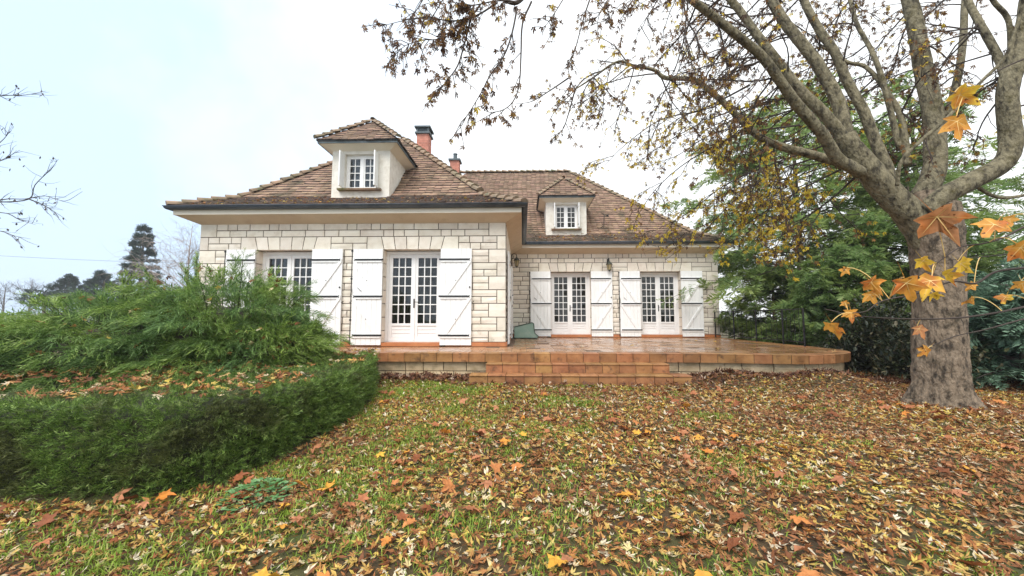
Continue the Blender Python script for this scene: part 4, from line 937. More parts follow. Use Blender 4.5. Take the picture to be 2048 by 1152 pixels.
    for (cx, cy, cz, rx, ry, rzz) in EL:
        core.lathe([(.66*math.cos(t), .60*math.sin(t)) for t in np.linspace(-.3, 1.57, 8)], (0, 0, 0), 14); nn = 8*14
        core.v[-nn:] = [(cx + v[0]*rx*(1 + .1*math.sin(7*v[1] + 5*v[2])), cy + v[1]*ry, cz + v[2]*rzz) for v in core.v[-nn:]]
    core.build('dark_filler', m_twig, root, smooth=True)  # solid dark lobes added inside the bush to block the view through it
    return root
juniper()
n = 420; e = RNG.integers(0, 4, n); E_ = np.array(EL)[e]; a = RNG.uniform(3.3, 6.2, n); el = np.arcsin(RNG.uniform(0.05, .95, n)); Nn = np.stack([np.cos(el)*np.cos(a), np.cos(el)*np.sin(a), np.sin(el)], 1); pos = E_[:, :3] + Nn*E_[:, 3:]*1.0
k = (vnoise(pos[:, 0], pos[:, 2]*2, .3, 3) > -.1); pos = pos[k]; litter(pos[:, 0], pos[:, 1], pos[:, 2], RNG.uniform(.05, .085, len(pos)), 'fallen_leaves', m_fall, 'pale fallen leaves caught in the juniper', .8)

# ------------------------------------------------------------------ silver maple on the right
def smooth(P, n=5):
    P = [np.array(p, float) for p in P]; Q = [2*P[0]-P[1]] + P + [2*P[-1]-P[-2]]; out_ = []
    for i in range(1, len(Q) - 2):
        for t in np.linspace(0, 1, n, endpoint=False):
            a, b, c, d = Q[i-1], Q[i], Q[i+1], Q[i+2]; out_.append(.5*(2*b + (c-a)*t + (2*a-5*b+4*c-d)*t*t + (3*b-a-3*c+d)*t**3))
    out_.append(P[-1]); return out_
def limb(px, y0, y1, r0, r1, n=5):
    k = len(px) - 1; P = smooth([atY(x, y, y0 + (y1-y0)*i/k) for i, (x, y) in enumerate(px)], n); m = len(P) - 1
    return P, [.82*(r0 + (r1-r0)*i/m) for i in range(m+1)]
maple = empty('maple_tree', (6.0, 5.75, -.05)); tag(maple, 'big silver maple with a thick grey trunk and spreading limbs beside the terrace', 'tree')
def roughtube(mb, P, rs, n=12, amp=.06):
    b0 = len(mb.v); mb.tube(P, rs, n)
    for i in range(len(P)):
        for k in range(n):
            v = Vector(mb.v[b0 + i*n + k]); c = Vector(P[i]); d = v - c; a = 2*math.pi*k/n
            mb.v[b0 + i*n + k] = tuple(c + d * (1 + amp*math.sin(3*a + i*.4) + amp*.6*math.sin(7*a + i*.9) + random.uniform(-amp, amp)*.5))
TP = smooth([atY(1886, 838, 5.75), atY(1884, 800, 5.75), atY(1881, 740, 5.75), atY(1879, 640, 5.75), atY(1877, 560, 5.75), atY(1872, 490, 5.75), atY(1862, 425, 5.75), atY(1852, 385, 5.75)], 5); m = len(TP)
rs = list(np.interp(np.linspace(0, 1, m), [0, .10, .22, .5, .72, .88, 1], [.47, .37, .305, .275, .30, .30, .18]))
def trunk_mesh():
    n = 72; P = np.array(TP); tt = np.linspace(0, len(P) - 1, 130); C_ = np.stack([np.interp(tt, np.arange(len(P)), P[:, k]) for k in range(3)], 1); rad = np.interp(tt, np.arange(len(P)), rs) * .96; A = np.linspace(0, 2*math.pi, n, endpoint=False)
    aa, ii = np.meshgrid(A, np.arange(len(tt))); zz = C_[ii, 2]; base = np.clip(1 - (zz - C_[0, 2]) / .55, 0, 1)**2
    rr_ = rad[ii] * (1 + .05*np.sin(3*aa + zz*1.3) + .03*np.sin(5*aa - zz*2) + base * .42 * np.maximum(0, np.sin(2.5*aa + .6) + .4*np.sin(5*aa + 1)))
    q = aa * 9; fis = np.abs(np.sin(q*1.0 + 1.4*np.sin(zz*5 + aa*2) + .8*np.sin(zz*13 + aa*5))) ; pl = np.sin(zz*19 + 2*np.sin(aa*4) + 1.5*np.sin(q*.6))
    rr_ = rr_ + .012*(fis**.6 - .6) + .005*np.sign(pl)*np.abs(pl)**.5 + RNG.normal(0, .0035, rr_.shape)
    V = np.stack([C_[ii, 0] + rr_*np.cos(aa), C_[ii, 1] + rr_*np.sin(aa), zz], -1).reshape(-1, 3); I = np.arange(len(tt)*n).reshape(len(tt), n); J = np.roll(I, -1, 1)
    return V, np.stack([I[:-1], J[:-1], J[1:], I[1:]], -1).reshape(-1, 4)
trunk = npmesh('trunk', *trunk_mesh(), m_bark, maple, smooth=True)
def mklimb(px, y0, y1, r0, r1, n=10, parent=maple):
    P, r_ = limb(px, y0, y1, r0, r1, 9); b = MB(); roughtube(b, P, r_, n + 6 if r0 > .05 else n, .05); b.build('limb', m_limb, parent, smooth=True); return P
LA = mklimb([(1868, 500), (1830, 440), (1785, 395), (1742, 345), (1705, 300), (1690, 270)], 5.75, 5.7, .25, .15, 12)
A1 = mklimb([(1722, 345), (1675, 318), (1647, 271), (1599, 216), (1559, 160), (1519, 108), (1455, 56), (1400, 12), (1340, -30), (1250, -70), (1150, -60), (1060, -20)], 5.6, 4.3, .10, .03)
A2 = mklimb([(1695, 290), (1660, 240), (1611, 192), (1571, 144), (1519, 76), (1487, 32), (1440, -30), (1400, -110)], 5.7, 5.9, .10, .055)
A3 = mklimb([(1695, 290), (1688, 250), (1671, 192), (1635, 128), (1591, 72), (1551, 16), (1520, -50), (1480, -150)], 5.7, 6.0, .12, .07)
A4 = mklimb([(1715, 330), (1671, 322), (1619, 308), (1559, 292), (1511, 268), (1471, 228), (1432, 192), (1388, 160), (1332, 156), (1308, 140), (1269, 132), (1234, 124), (1182, 158), (1150, 179)], 5.7, 6.2, .085, .012)
A5 = mklimb([(1795, 400), (1783, 358), (1757, 299), (1731, 231), (1697, 168), (1671, 108), (1641, 63), (1607, 0), (1580, -80)], 5.7, 6.1, .10, .06)
A6 = mklimb([(1815, 330), (1809, 272), (1798, 224), (1768, 175), (1731, 134), (1693, 123), (1640, 90)], 5.9, 6.4, .06, .025)
A7 = mklimb([(1800, 300), (1765, 160), (1742, 100), (1715, 50), (1700, 0), (1690, -60)], 6.0, 6.5, .05, .03)
B1 = mklimb([(1855, 440), (1848, 392), (1869, 336), (1869, 261), (1854, 168), (1835, 75), (1820, 0), (1800, -90)], 5.8, 6.3, .19, .11, 12)
B2 = mklimb([(1860, 330), (1905, 200), (1925, 90), (1930, 0), (1935, -80)], 6.2, 6.6, .07, .05)
C1 = mklimb([(1855, 425), (1880, 395), (1936, 366), (2003, 328), (2022, 280), (2014, 187), (2029, 131), (2048, 75), (2060, 0), (2070, -60)], 5.6, 5.3, .16, .115, 12)
C2 = mklimb([(2016, 170), (1996, 112), (1958, 45), (1936, 0), (1910, -70)], 5.4, 5.8, .065, .045)
C3 = mklimb([(2020, 150), (2018, 45), (1985, 0), (1960, -60)], 5.4, 5.2, .04, .03)
D1 = mklimb([(1794, 372), (1802, 325), (1839, 284), (1891, 239), (1966, 160), (2011, 112), (2040, 30), (2050, -30)], 5.3, 4.6, .032, .02, 6)
E1 = mklimb([(1950, 372), (2000, 395), (2070, 385), (2160, 350)], 5.6, 5.7, .035, .02, 6)
tw = MB(); LV = []; LD = []; LY = []; LS = []; LSC = [1.0]
def twig_leaves(p, d, n, ln, yel):
    """a thin twig with drooping leaves"""
    P = [p]; dd = d.copy()
    for i in range(4): dd = dd + RNG.normal(0, .22, 3) + np.array([0, 0, -.10]); dd /= np.linalg.norm(dd); P.append(P[-1] + dd*ln/4)
    tw.tube(P, [.0055, .0048, .004, .0032, .002], 3, False)
    for i in range(n):
        t = RNG.uniform(.25, 1) * 4; j = min(int(t), 3); q = P[j]*(1-(t-j)) + P[j+1]*(t-j); LV.append(q + RNG.normal(0, .015, 3)); LD.append(np.array([RNG.normal(0, .55), RNG.normal(0, .55), -1 + RNG.normal(0, .3)])); LY.append(yel); LS.append(RNG.uniform(.045, .082) * LSC[0])
def secondary(p, d, ln, r, nt_, nl, yel):
    P = [p]; dd = d / np.linalg.norm(d); k = 8
    for i in range(k): dd = dd + RNG.normal(0, .13, 3) + np.array([0, 0, -.055]); dd /= np.linalg.norm(dd); P.append(P[-1] + dd*ln/k)
    tw.tube(P, list(np.linspace(r, .004, k+1)), 4, False)
    for i in range(nt_):
        t = RNG.uniform(.15, 1) * k; j = min(int(t), k-1); q = P[j]*(1-(t-j)) + P[j+1]*(t-j); tdir = (P[j+1]-P[j]) / np.linalg.norm(P[j+1]-P[j]) + RNG.normal(0, .7, 3) + np.array([0, 0, -.2]); twig_leaves(q, tdir / np.linalg.norm(tdir), RNG.poisson(nl), RNG.uniform(.22, .6), yel)
def grow_on(P, n, t0, t1, ln, bias, nt_=8, nl=4, r=.014, yel=.1, spread=.6):
    m = len(P) - 1
    for i in range(n):
        t = RNG.uniform(t0, t1)*m; j = min(int(t), m-1); d = np.array(bias, float) + RNG.normal(0, spread, 3); secondary(P[j], d, RNG.uniform(*ln), r, nt_, nl, yel)
grow_on(A1, 20, .25, .72, (.7, 1.5), (-.5, .2, -.35), 8, 4, .013, .12)
grow_on(A4, 26, .25, 1.0, (.6, 1.5), (-.5, .2, -.45), 9, 5, .012, .25)
grow_on(A2, 16, .3, 1.0, (.9, 1.9), (-.5, .6, .15), 9, 4); grow_on(A3, 12, .4, 1.0, (.9, 1.9), (-.3, .9, .2), 9, 4); grow_on(A5, 12, .3, 1, (.8, 1.7), (-.1, .9, .2), 9, 4)
grow_on(A6, 12, .3, 1, (.7, 1.5), (-.3, .8, .1), 9, 5); grow_on(A7, 9, .3, 1, (.7, 1.5), (0, .9, .1), 9, 5); grow_on(B1, 14, .35, 1, (.8, 1.8), (0, .9, .1), 9, 5); grow_on(B2, 9, .2, 1, (.8, 1.6), (.2, .7, .1), 9, 4)
grow_on(C1, 6, .5, 1, (.7, 1.5), (.3, .9, .1), 8, 3); grow_on(C2, 7, .2, 1, (.6, 1.3), (-.1, .7, 0), 8, 4)
# long drooping branches carrying yellow leaves in front of the far roof
for px, y0, y1 in (([(1690, 300), (1560, 340), (1470, 400), (1400, 470), (1330, 520)], 6.2, 8.0), ([(1650, 290), (1540, 330), (1450, 370), (1370, 430), (1290, 470)], 6.2, 8.4), ([(1600, 250), (1480, 270), (1380, 320), (1310, 380), (1270, 440)], 6.2, 8.6),
                   ([(1700, 330), (1600, 380), (1520, 430), (1450, 480)], 6.0, 7.4), ([(1560, 200), (1440, 230), (1340, 280), (1270, 330)], 6.2, 8.8), ([(1500, 170), (1400, 220), (1320, 240), (1250, 290), (1210, 330)], 6.3, 8.4), ([(1720, 345), (1660, 400), (1600, 440), (1540, 460)], 5.8, 6.8), ([(1708, 310), (1620, 330), (1560, 330), (1480, 350)], 6.2, 7.8)):
    P, r_ = limb(px, y0, y1, .02, .005, 4); tw.tube(P, r_, 4, False); grow_on(P, 11, .2, 1, (.35, .9), (-.4, .2, -.5), 7, 5, .008, .62)
# the spray of boughs hanging in from the top, nearer the camera
HB = [[(1034, 5), (1008, 1), (984, 3), (950, 10), (929, 8), (892, 3)], [(995, 5), (955, 30), (918, 41), (886, 40), (857, 34), (813, 40), (760, 53)], [(960, 10), (942, 34), (918, 53), (897, 66), (873, 79), (844, 80), (810, 92), (784, 116)],
      [(1034, 16), (1024, 66), (1008, 111), (979, 153), (963, 184), (939, 224), (915, 258)], [(1063, 3), (1045, 47), (1042, 105), (1039, 163), (1029, 198), (1008, 219), (976, 224), (960, 208)], [(942, 34), (929, 87), (915, 132), (894, 161), (876, 185), (850, 210)],
      [(1179, 0), (1166, 40), (1150, 100), (1137, 132), (1145, 174)], [(1137, 156), (1103, 179), (1063, 203), (1031, 207)], [(1150, 179), (1137, 227), (1124, 261), (1100, 274)]]
HN = [9, 11, 13, 7, 4, 9, 6, 1, 2]; LSC[0] = .98
tw.tube(limb([(1060, -20), (1034, 5), (1008, 1)], 4.3, 4.2, .03, .022)[0], .024, 6, False)
for px, n in zip(HB, HN):
    y0 = 4.2 if px[0][0] < 1100 else 5.2; P, r_ = limb(px, y0, y0 - .2, .014, .003, 4); tw.tube(P, r_, 5, False); mm = len(P) - 1
    for i in range(n * 3):
        t = RNG.uniform(.08, 1)*mm; j = min(int(t), mm-1); d = (P[j+1]-P[j]) / np.linalg.norm(P[j+1]-P[j]) + RNG.normal(0, .7, 3) + np.array([0, 0, -.45]); twig_leaves(P[j], d / np.linalg.norm(d), RNG.poisson(5), RNG.uniform(.14, .38), .03)
for x0 in (870, 830, 1110, 1250, 1300, 1200):              # more shoots dropping in from above the frame
    P, r_ = limb([(x0 + 60, -60), (x0 + 25, -15), (x0, 25), (x0 - 25, 60)], 4.4, 4.3, .012, .003, 4); tw.tube(P, r_, 4, False)
    for i in range(16):
        j = RNG.integers(2, len(P)-1); d = RNG.normal(0, .8, 3) + np.array([-.2, 0, -.5]); twig_leaves(P[j], d / np.linalg.norm(d), RNG.poisson(4), RNG.uniform(.15, .4), .05)
tag(tw.build('twigs', m_twig, maple), kind='stuff')
LV = np.array(LV); LD = np.array(LD); LY = np.array(LY); LS = np.array(LS); yel = RNG.random(len(LV)) < LY
for sel, mm, nm in ((~yel, m_maple, 'crown'), (yel, m_maple_y, 'crown')):
    V, T = stamp(MLH, LV[sel], frames(LD[sel], np.stack([RNG.normal(0, 1, sel.sum()), RNG.normal(-.6, .8, sel.sum()), RNG.normal(.2, .5, sel.sum())], 1)), LS[sel]); tag(npmesh(nm, V, T, mm, maple), kind='stuff')
print('maple leaves', len(LV))

# ------------------------------------------------------------------ evergreens behind the terrace on the right
def conifer(x, y, h, rad, label, n_br, m, droop=.25, z0=.3, per=34, sc=(.28, .55), name='cypress_tree', pw=.8, trunk_r=.16, lean=0):
    root = empty(name, (x, y, 0)); tag(root, label, 'tree'); b = MB(); b.tube([(x + lean*t, y, h*t) for t in np.linspace(-.02, .97, 10)], list(np.linspace(trunk_r, .03, 10)), 9); b.build('trunk', m_bark, root, smooth=True)
    br = MB(); P = []; D = []; SC = []
    for i in range(n_br):
        t = random.random()**1.1; zz = z0 + (h - z0)*t; rr_ = rad * (1 - t)**pw * random.uniform(.55, 1.12) + .15; a = random.uniform(0, 6.283); dr = np.array([math.cos(a), math.sin(a), 0]); up0 = random.uniform(.05, .55)
        base = np.array([x + lean*t, y, zz]); pts = [base + dr*rr_*s + np.array([0, 0, up0*rr_*s - droop*rr_*s*s*1.6]) for s in np.linspace(0, 1, 6)]; br.tube(pts, [.03*(1-t*.6), .024, .018, .012, .008, .004], 4, False)
        side = np.array([-dr[1], dr[0], 0]); ns = max(6, int(per * rr_ / rad * 1.3))
        for k in range(ns):
            s = RNG.uniform(.25, 1.03); q = base + dr*rr_*s + np.array([0, 0, up0*rr_*s - droop*rr_*s*s*1.6]); sg = RNG.choice([-1, 1]); wid = .32*rr_*(1.05 - s)
            P.append(q + side*sg*RNG.uniform(0, 1)*wid + np.array([0, 0, RNG.normal(-.02, .06)])); D.append(dr*RNG.uniform(.3, 1.1) + side*sg*RNG.uniform(.1, 1.0) + np.array([0, 0, RNG.normal(-.15, .3)])); SC.append(RNG.uniform(*sc))
    tag(br.build('branches', m_twig, root), kind='stuff'); P = np.array(P); D = np.array(D); V, T = stamp(SPRC, P, frames(D, roll=RNG.normal(0, .45, len(P))), np.array(SC)); tag(npmesh('crown', V, T, m, root), kind='stuff'); return root
conifer(10.0, 14.2, 9.4, 5.2, 'wide loose green cypress just right of the far house corner', 135, m_con, droop=.18, per=44, z0=2.5, pw=.5, sc=(.26, .5))
conifer(11.6, 11.8, 6.2, 3.0, 'mid height green cypress between the railing and the maple trunk', 90, m_con, droop=.16, per=28, z0=.8, pw=.55, sc=(.24, .46), trunk_r=.1)
conifer(13.6, 13.5, 9.6, 4.0, 'tall green cypress behind the maple trunk', 100, m_con, per=34, z0=1.2, pw=.6, sc=(.26, .5))
conifer(17.0, 11.5, 8.5, 3.8, 'green cypress at the right edge of the garden', 70, m_con, per=30, z0=.5)
conifer(8.9, 11.0, 3.1, 1.75, 'low bushy cypress pressed against the terrace railing', 110, m_con, droop=.12, z0=.35, per=34, sc=(.2, .42), trunk_r=.08, pw=.55)
conifer(8.6, 13.6, 3.0, 1.5, 'young bushy cypress beside the far corner of the house', 90, m_con, droop=.12, z0=.3, per=30, sc=(.2, .4), trunk_r=.07, pw=.5)
conifer(8.6, 7.0, 1.75, 1.15, 'low bluish conifer right of the maple trunk', 80, m_blue, droop=.1, z0=.12, per=32, sc=(.16, .34), name='blue_conifer', trunk_r=.06, pw=.5)
conifer(10.4, 8.3, 2.3, 1.5, 'bluish conifer standing further back at the right edge', 80, m_blue, droop=.1, z0=.15, per=32, sc=(.2, .4), name='blue_conifer', trunk_r=.07, pw=.5)
def shrub(x, y, h, rad, n, label):
    root = empty('laurel_shrub', (x, y, 0)); tag(root, label, 'shrub'); b = MB()
    v = np.array([(0, 0, 0), (.2, .35, .05), (.17, .75, .03), (0, 1, -.08), (-.17, .75, .03), (-.2, .35, .05)], float); t = np.array([(0, 1, 2), (0, 2, 3), (0, 3, 4), (0, 4, 5)])
    P = []; D = []
    for i in range(n):
        a = random.uniform(0, 6.28); el = math.asin(random.uniform(0, 1)); rr_ = random.uniform(.45, 1.05); tip = np.array([x + rad*rr_*math.cos(el)*math.cos(a), y + rad*rr_*math.cos(el)*math.sin(a), .08 + h*rr_*math.sin(el)]); base = np.array([x + random.gauss(0, .15), y + random.gauss(0, .15), 0])
        if i % 2 == 0: b.tube([base, base*.5 + tip*.5 + np.array([0, 0, .15]), tip], [.012, .008, .004], 3, False)
        for k in range(9): P.append(tip + RNG.normal(0, .10, 3)); D.append((tip - base) / np.linalg.norm(tip - base)*.6 + RNG.normal(0, .6, 3))
    tag(b.build('stems', m_twig, root), kind='stuff'); P = np.array(P); P[:, 2] = np.maximum(P[:, 2], .05); V, T = stamp([(v, t)], P, frames(np.array(D)), RNG.uniform(.07, .14, len(P))); tag(npmesh('foliage', V, T, m_shrub, root), kind='stuff')
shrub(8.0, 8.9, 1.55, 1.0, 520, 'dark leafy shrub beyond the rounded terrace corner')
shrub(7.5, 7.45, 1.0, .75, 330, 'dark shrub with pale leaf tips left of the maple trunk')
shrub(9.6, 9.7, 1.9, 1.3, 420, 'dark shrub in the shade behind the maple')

# ------------------------------------------------------------------ far left background
def bare_tree(x, y, h, label, m, n1=26, spread=.5, rad=.12, droop=0.0, name='bare_tree', lv=3, n2=7):
    root = empty(name, (x, y, 0)); tag(root, label, 'tree'); b = MB(); b.tube([(x, y, -.1), (x + .05*h*.1, y, h*.35), (x, y, h*.7), (x + .02*h, y, h*.98)], [rad, rad*.75, rad*.4, rad*.08], 7); b.build('trunk', m, root, smooth=True); c = MB()
    def go(p, d, ln, r, l):
        P = [p]; 
        for i in range(4): d = d + RNG.normal(0, .16, 3) + np.array([0, 0, .05 - droop*(3 - l)*.12]); d = d / np.linalg.norm(d); P.append(P[-1] + d*ln/4)
        c.tube(P, list(np.linspace(r, r*.35, 5)), 3, False)
        if l > 0:
            for i in range(n2): j = RNG.integers(1, 5); go(P[j], d + RNG.normal(0, spread*1.2, 3), ln*RNG.uniform(.4, .65), r*.5, l-1)
    for i in range(n1):
        t = random.uniform(.25, .95); a = random.uniform(0, 6.28); go(np.array([x, y, h*t]), np.array([math.cos(a)*.8, math.sin(a)*.8, .75]), h*(1.05 - t)*random.uniform(.35, .6) + .3, rad*.35*(1.1 - t), lv - 1)
    tag(c.build('crown', m, root), kind='stuff'); return root
def pine(x, y, h, rad, label, flat, name='pine_tree', n=26):
    root = empty(name, (x, y, 0)); tag(root, label, 'tree'); b = MB(); b.tube([(x, y, -.1), (x, y, h*.5), (x, y, h*.97)], [.28, .2, .05], 7); b.build('trunk', m_bark, root); c = MB(); P = []; D = []; SC = []
    for i in range(n):
        t = (i + random.random()) / n; zz = h*(.12 + .86*round(t*11)/11.) if not flat else h*(.35 + .62*t); rr_ = rad*((1 - t)**.7 if not flat else (.55 + .45*math.sin(t*5))*(1.02 - t*.55)); rr_ += .2
        for k in range(4 if not flat else 3):
            a = random.uniform(0, 6.28); dr = np.array([math.cos(a), math.sin(a), .1 if not flat else .02]); q0 = np.array([x, y, zz]); c.tube([q0, q0 + dr*rr_*.5, q0 + dr*rr_ + np.array([0, 0, .1*rr_])], [.06, .04, .015], 3, False)
            for s in RNG.uniform(.25, 1.0, 24): P.append(q0 + dr*rr_*s + np.array([RNG.normal(0, .16*rr_*.6), RNG.normal(0, .16*rr_*.6), .1*rr_*s*s + RNG.normal(0, .10)])); D.append(dr + RNG.normal(0, .6, 3) + np.array([0, 0, .4])); SC.append(RNG.uniform(.35, .7))
    tag(c.build('branches', m_twig, root), kind='stuff'); P = np.array(P); V, T = stamp(SPRC, P, frames(np.array(D), roll=RNG.uniform(0, 6, len(P))), np.array(SC)); tag(npmesh('crown', V, T, m_pine, root), kind='stuff')
def gx(px, Y): return float(atY(px, 600, Y)[0])
def hz_(py, Y): return float(atY(300, py, Y)[2])
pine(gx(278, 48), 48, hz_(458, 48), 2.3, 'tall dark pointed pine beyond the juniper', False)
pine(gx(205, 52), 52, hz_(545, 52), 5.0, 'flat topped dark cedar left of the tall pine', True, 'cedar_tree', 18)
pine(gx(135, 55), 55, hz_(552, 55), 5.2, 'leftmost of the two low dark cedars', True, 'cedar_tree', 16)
bare_tree(gx(372, 34), 34, hz_(435, 34), 'pale leafless birch at the left corner of the house', m_birch, 40, .55, .12, .6, 'birch_tree', 3, 6)
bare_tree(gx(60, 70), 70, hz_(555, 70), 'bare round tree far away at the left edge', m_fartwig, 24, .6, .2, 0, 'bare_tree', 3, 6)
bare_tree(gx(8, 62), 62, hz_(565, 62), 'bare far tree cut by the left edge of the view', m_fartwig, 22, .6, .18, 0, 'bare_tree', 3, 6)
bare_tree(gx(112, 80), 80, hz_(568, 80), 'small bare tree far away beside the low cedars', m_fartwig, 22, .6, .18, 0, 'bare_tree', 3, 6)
# bare tree just outside the left of the frame whose twigs reach in
lt = empty('lime_tree', (-15.2, 9.2, 0)); tag(lt, 'nearly bare tree reaching twigs in from the left edge', 'tree'); b = MB(); b.tube([(-15.2, 9.2, -.1), (-15.1, 9.2, 2), (-15.0, 9.1, 4), (-15.1, 9.0, 7)], [.28, .22, .17, .08], 9); b.build('trunk', m_bark, lt, smooth=True); tb2 = MB(); lp = []
for px in ([(-190, 470), (-80, 425), (0, 400), (50, 398), (90, 392), (130, 402), (165, 383)], [(-60, 400), (0, 404), (58, 398), (70, 370), (100, 340), (117, 318)], [(-150, 380), (-60, 330), (0, 285), (20, 262)], [(-170, 260), (-60, 205), (0, 192), (50, 190), (92, 182)], [(-100, 440), (0, 425), (40, 440), (72, 450)], [(-160, 480), (-60, 455), (0, 462), (30, 472), (62, 478)], [(-120, 370), (-40, 340), (0, 322), (40, 300)], [(58, 398), (90, 412), (125, 434)]):
    P, r_ = limb(px, 9.1, 8.9, .022, .004, 4); tb2.tube(P, r_, 4, False); mm = len(P) - 1
    for i in range(17):
        j = RNG.integers(1, mm); d = (P[j+1] - P[j]) / np.linalg.norm(P[j+1]-P[j]) + RNG.normal(0, .5, 3); d /= np.linalg.norm(d); Q_ = [P[j]]
        for k in range(3): d = d + RNG.normal(0, .2, 3) + np.array([.03, 0, .04]); d /= np.linalg.norm(d); Q_.append(Q_[-1] + d*RNG.uniform(.08, .2))
        tb2.tube(Q_, [.006, .005, .0035, .002], 3, False)
        if RNG.random() < .65: lp.append(Q_[RNG.integers(1, 4)])
for z, q in ((3.3, (-190, 470)), (4.4, (-150, 380)), (5.6, (-170, 260)), (3.8, (-120, 370)), (3.5, (-160, 480)), (3.6, (-100, 440)), (3.7, (-60, 400))): tb2.tube([(-15.05, 9.12, z - .5), tuple(atY(q[0], q[1], 9.1))], [.05, .022], 5, False)
tag(tb2.build('branches', m_twig, lt), kind='stuff'); lp = np.array(lp); V, T = stamp([(np.array([(0, 0, 0), (.3, .5, .05), (0, 1, .1), (-.3, .5, .05)], float), np.array([(0, 1, 2), (0, 2, 3)]))], lp, frames(np.stack([RNG.normal(0, .5, len(lp)), RNG.normal(0, .5, len(lp)), -np.ones(len(lp))], 1), np.array([[0, -1., 0]] * len(lp)) + RNG.normal(0, .4, (len(lp), 3))), RNG.uniform(.05, .1, len(lp))); tag(npmesh('crown', V, T, m_twig, lt), kind='stuff')
# telephone line strung behind the house
b = MB(); A_, B_ = atY(-330, 488, 26), atY(620, 530, 27); pts = [A_ + (B_ - A_)*t + np.array([0, 0, -.35*4*t*(1-t)]) for t in np.linspace(0, 1, 24)]; b.tube(pts, .012, 4)
pole = []
tag(b.build('overhead_cable', m_wire), 'thin dark overhead cable crossing the sky left of the house', 'cable')
for P_, lb in ((A_, 'wooden pole carrying the overhead cable left of the view'), (B_, 'wooden pole carrying the overhead cable behind the house')):
    e = MB(); e.tube([(P_[0], P_[1] + .12, -.2), (P_[0], P_[1] + .12, P_[2] + .35)], [.13, .09], 8); e.tube([(P_[0] - .3, P_[1] + .03, P_[2] - .03), (P_[0] + .3, P_[1] + .03, P_[2] - .03)], .03, 5); tag(e.build('utility_pole', m_wood), lb, 'pole')
q = atY(90, 600, 60); e = MB(); e.tube([(q[0], 60, -.2), (q[0], 60, hz_(588, 60))], .22, 7); tag(e.build('wooden_post', m_wood), 'short wooden post among the far bare trees at left', 'post')

# ------------------------------------------------------------------ young plane tree beside the camera: branch ends with big orange leaves
yp = empty('plane_tree', (3.6, 1.5, -.26)); tag(yp, 'near branches with large orange maple like leaves at the right edge', 'tree')
b = MB(); b.tube([(3.6, 1.5, -.3), (3.58, 1.5, .6), (3.5, 1.5, 1.4), (3.45, 1.5, 2.3), (3.4, 1.5, 3.2)], [.07, .06, .05, .035, .015], 8); b.build('trunk', m_bark, yp, smooth=True)
TWP = []
def ptw(px, y, r0, r1, start=None):
    P, r_ = limb(px, y, y, r0, r1, 4)
    if start is not None: P = [np.array(start)] + P; r_ = [r0*1.4] + r_
    TWP.extend(P); MB().tube(P, r_, 6).build('branch', m_twig, yp, smooth=True)
ptw([(2140, 596), (2048, 614), (1990, 626), (1912, 636), (1819, 638), (1717, 632), (1650, 618)], 1.45, .006, .0018, (3.5, 1.5, 1.15))
ptw([(2130, 420), (2048, 454), (2010, 474), (1967, 487), (1924, 493), (1897, 509), (1869, 530)], 1.35, .005, .0018, (3.47, 1.5, 1.7))
ptw([(2140, 530), (2048, 536), (1990, 544), (1951, 567), (1904, 563), (1834, 587), (1764, 602), (1733, 622), (1705, 626)], 1.4, .006, .0018, (3.5, 1.5, 1.35))
ptw([(2130, 620), (2048, 638), (1971, 659), (1908, 673), (1865, 692)], 1.45, .004, .0015, (3.52, 1.5, 1.0))
ptw([(2130, 90), (2048, 118), (1990, 145), (1950, 172)], 1.3, .004, .0015, (3.42, 1.5, 2.4))
ptw([(2130, 500), (2048, 505), (1980, 512), (1900, 520)], 1.5, .004, .0015, (3.48, 1.5, 1.5))
ORG = [('pinkish_leaf', [(0, (.50, .20, .10)), (1, (.62, .30, .12))]), ('orange_leaf', [(0, (.72, .30, .05)), (1, (.80, .42, .08))]), ('golden_leaf', [(0, (.82, .50, .04)), (1, (.86, .60, .08))])]
m_vein = mat('leaf_vein', [(.3, (.70, .42, .12)), (.7, (.85, .62, .25))], 30, 2, .6)
OM = [leafmat(n, s, .4, .5, .22) for n, s in ORG]
for m_ in OM:                               # blotches and brown spots of turning leaves
    t = m_.node_tree; hs = [n for n in t.nodes if n.type == 'HUE_SAT'][0]; g = [n for n in t.nodes if n.type == 'NEW_GEOMETRY'][0]; src = hs.inputs['Color'].links[0].from_socket
    for sc_, lo, hi, colr in ((16, .48, .66, (.62, .20, .05)), (55, .62, .70, (.16, .06, .02))):
        n_ = t.nodes.new('ShaderNodeTexNoise'); n_.inputs['Scale'].default_value = sc_; mr_ = t.nodes.new('ShaderNodeMapRange'); mr_.inputs[1].default_value = lo; mr_.inputs[2].default_value = hi; mi_ = t.nodes.new('ShaderNodeMixRGB'); mi_.inputs[2].default_value = (*colr, 1)
        t.links.new(g.outputs['Position'], n_.inputs['Vector']); t.links.new(n_.outputs['Fac'], mr_.inputs[0]); t.links.new(mr_.outputs[0], mi_.inputs[0]); t.links.new(src, mi_.inputs[1]); src = mi_.outputs[0]
    t.links.new(src, hs.inputs['Color'])
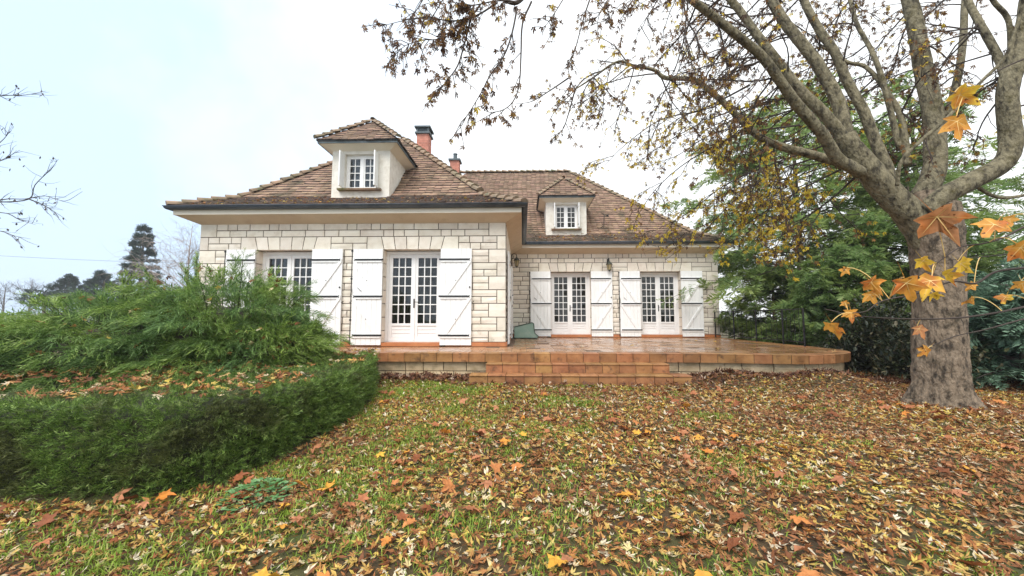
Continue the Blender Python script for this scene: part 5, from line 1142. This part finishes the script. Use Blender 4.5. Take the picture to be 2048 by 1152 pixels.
for i, (px, py, sz, c, yy) in enumerate([(1880, 440, 124, 0, 1.3), (1985, 452, 78, 1, 1.3), (2046, 500, 86, 1, 1.25), (1848, 525, 56, 2, 1.35), (1815, 572, 96, 1, 1.3), (1858, 566, 88, 2, 1.32), (1897, 552, 62, 2, 1.36), (1925, 530, 62, 2, 1.4), (1745, 568, 62, 1, 1.4), (1742, 592, 48, 1, 1.42), (1690, 541, 34, 1, 1.5),
     (1668, 655, 74, 1, 1.42), (1702, 628, 44, 1, 1.44), (1942, 572, 36, 1, 1.5), (1940, 600, 36, 1, 1.5), (2010, 596, 38, 2, 1.5), (2045, 570, 44, 1, 1.45), (1840, 660, 44, 0, 1.46), (1850, 702, 42, 1, 1.46), (1925, 192, 84, 2, 1.28), (1915, 248, 92, 1, 1.27), (1690, 607, 24, 1, 1.46), (1870, 590, 40, 2, 1.38), (2020, 440, 40, 1, 1.4)]):
    p = atY(px, py, yy); s = sz * yy / 780 / 2.25; a = random.uniform(-.9, .9) + math.pi; d = np.array([[math.sin(a), random.gauss(0, .2), math.cos(a)]])
    v = EYE - p; v = v / np.linalg.norm(v) + RNG.normal(0, .38, 3); Rm = frames(d, v[None])[0]; M = Matrix(Rm.tolist()).to_4x4(); pv, pt = plane_leaf(random.uniform(.15, .8) * random.choice((1, 1, -1)), random.Random(300 + i)); pv[:, 0] *= random.uniform(.75, 1.05); pv[:, 2] += .25 * random.uniform(-1, 1) * pv[:, 0] * np.abs(pv[:, 1] - .3); nv = len(pv); ex = []; et = []
    for tip in (3, 6, 11, 16, 19):
        for zo in (.012, -.012):
            cpt, tpt = pv[0] + [0, 0, zo], pv[tip]*.93 + pv[0]*.07 + [0, 0, zo]; dd = tpt - cpt; pp = np.array([dd[1], -dd[0], 0]); pp = pp / np.linalg.norm(pp) * .016; k0 = nv + len(ex); ex += [cpt + pp, cpt - pp, tpt]; et.append((k0, k0+1, k0+2))
    me = npmesh('leaf', np.concatenate([pv, np.array(ex)]) - np.array([0, .45, 0]), np.concatenate([pt, np.array(et)]), OM[c], link_it=False); me.materials.append(m_vein); me.polygons.foreach_set('material_index', np.array([0]*len(pt) + [1]*len(et), dtype=np.int32)); ML_ = Matrix.Translation(p) @ M @ Matrix.Scale(s, 4); link('leaf', me, yp, ML_)
    b0 = np.array(ML_ @ Vector((0, -.42, 0))); far = [q for q in TWP[1:] if q[0] > b0[0] - .02] or TWP; t0 = min(far, key=lambda q: np.linalg.norm(q - b0) + .3*abs(q[0] - b0[0] - .08)); md = (b0 + t0) / 2 + np.array([0, 0, .35 * np.linalg.norm(b0 - t0)])
    MB().tube([(1-u)**2*t0 + 2*u*(1-u)*md + u*u*b0 for u in np.linspace(0, 1, 7)], .0013, 4).build('leaf_stalk', m_vein, yp)

# ------------------------------------------------------------------ damp air over the whole place
m, t, N = nodes('damp_air'); o = N('ShaderNodeOutputMaterial'); v = N('ShaderNodeVolumePrincipled'); v.inputs['Color'].default_value = (.95, .98, 1, 1); v.inputs['Density'].default_value = .0011; v.inputs['Anisotropy'].default_value = .2
t.links.new(v.outputs[0], o.inputs['Volume'])
tag(MB().box(-330, 130, -20, 262, -2, 26).build('haze', m), 'thin damp haze in the air', None, kind='stuff')
print('TRIS', sum(sum(len(p.vertices) - 2 for p in ob.data.polygons) for ob in bpy.data.objects if ob.type == 'MESH' and len(ob.data.polygons) > 1000))
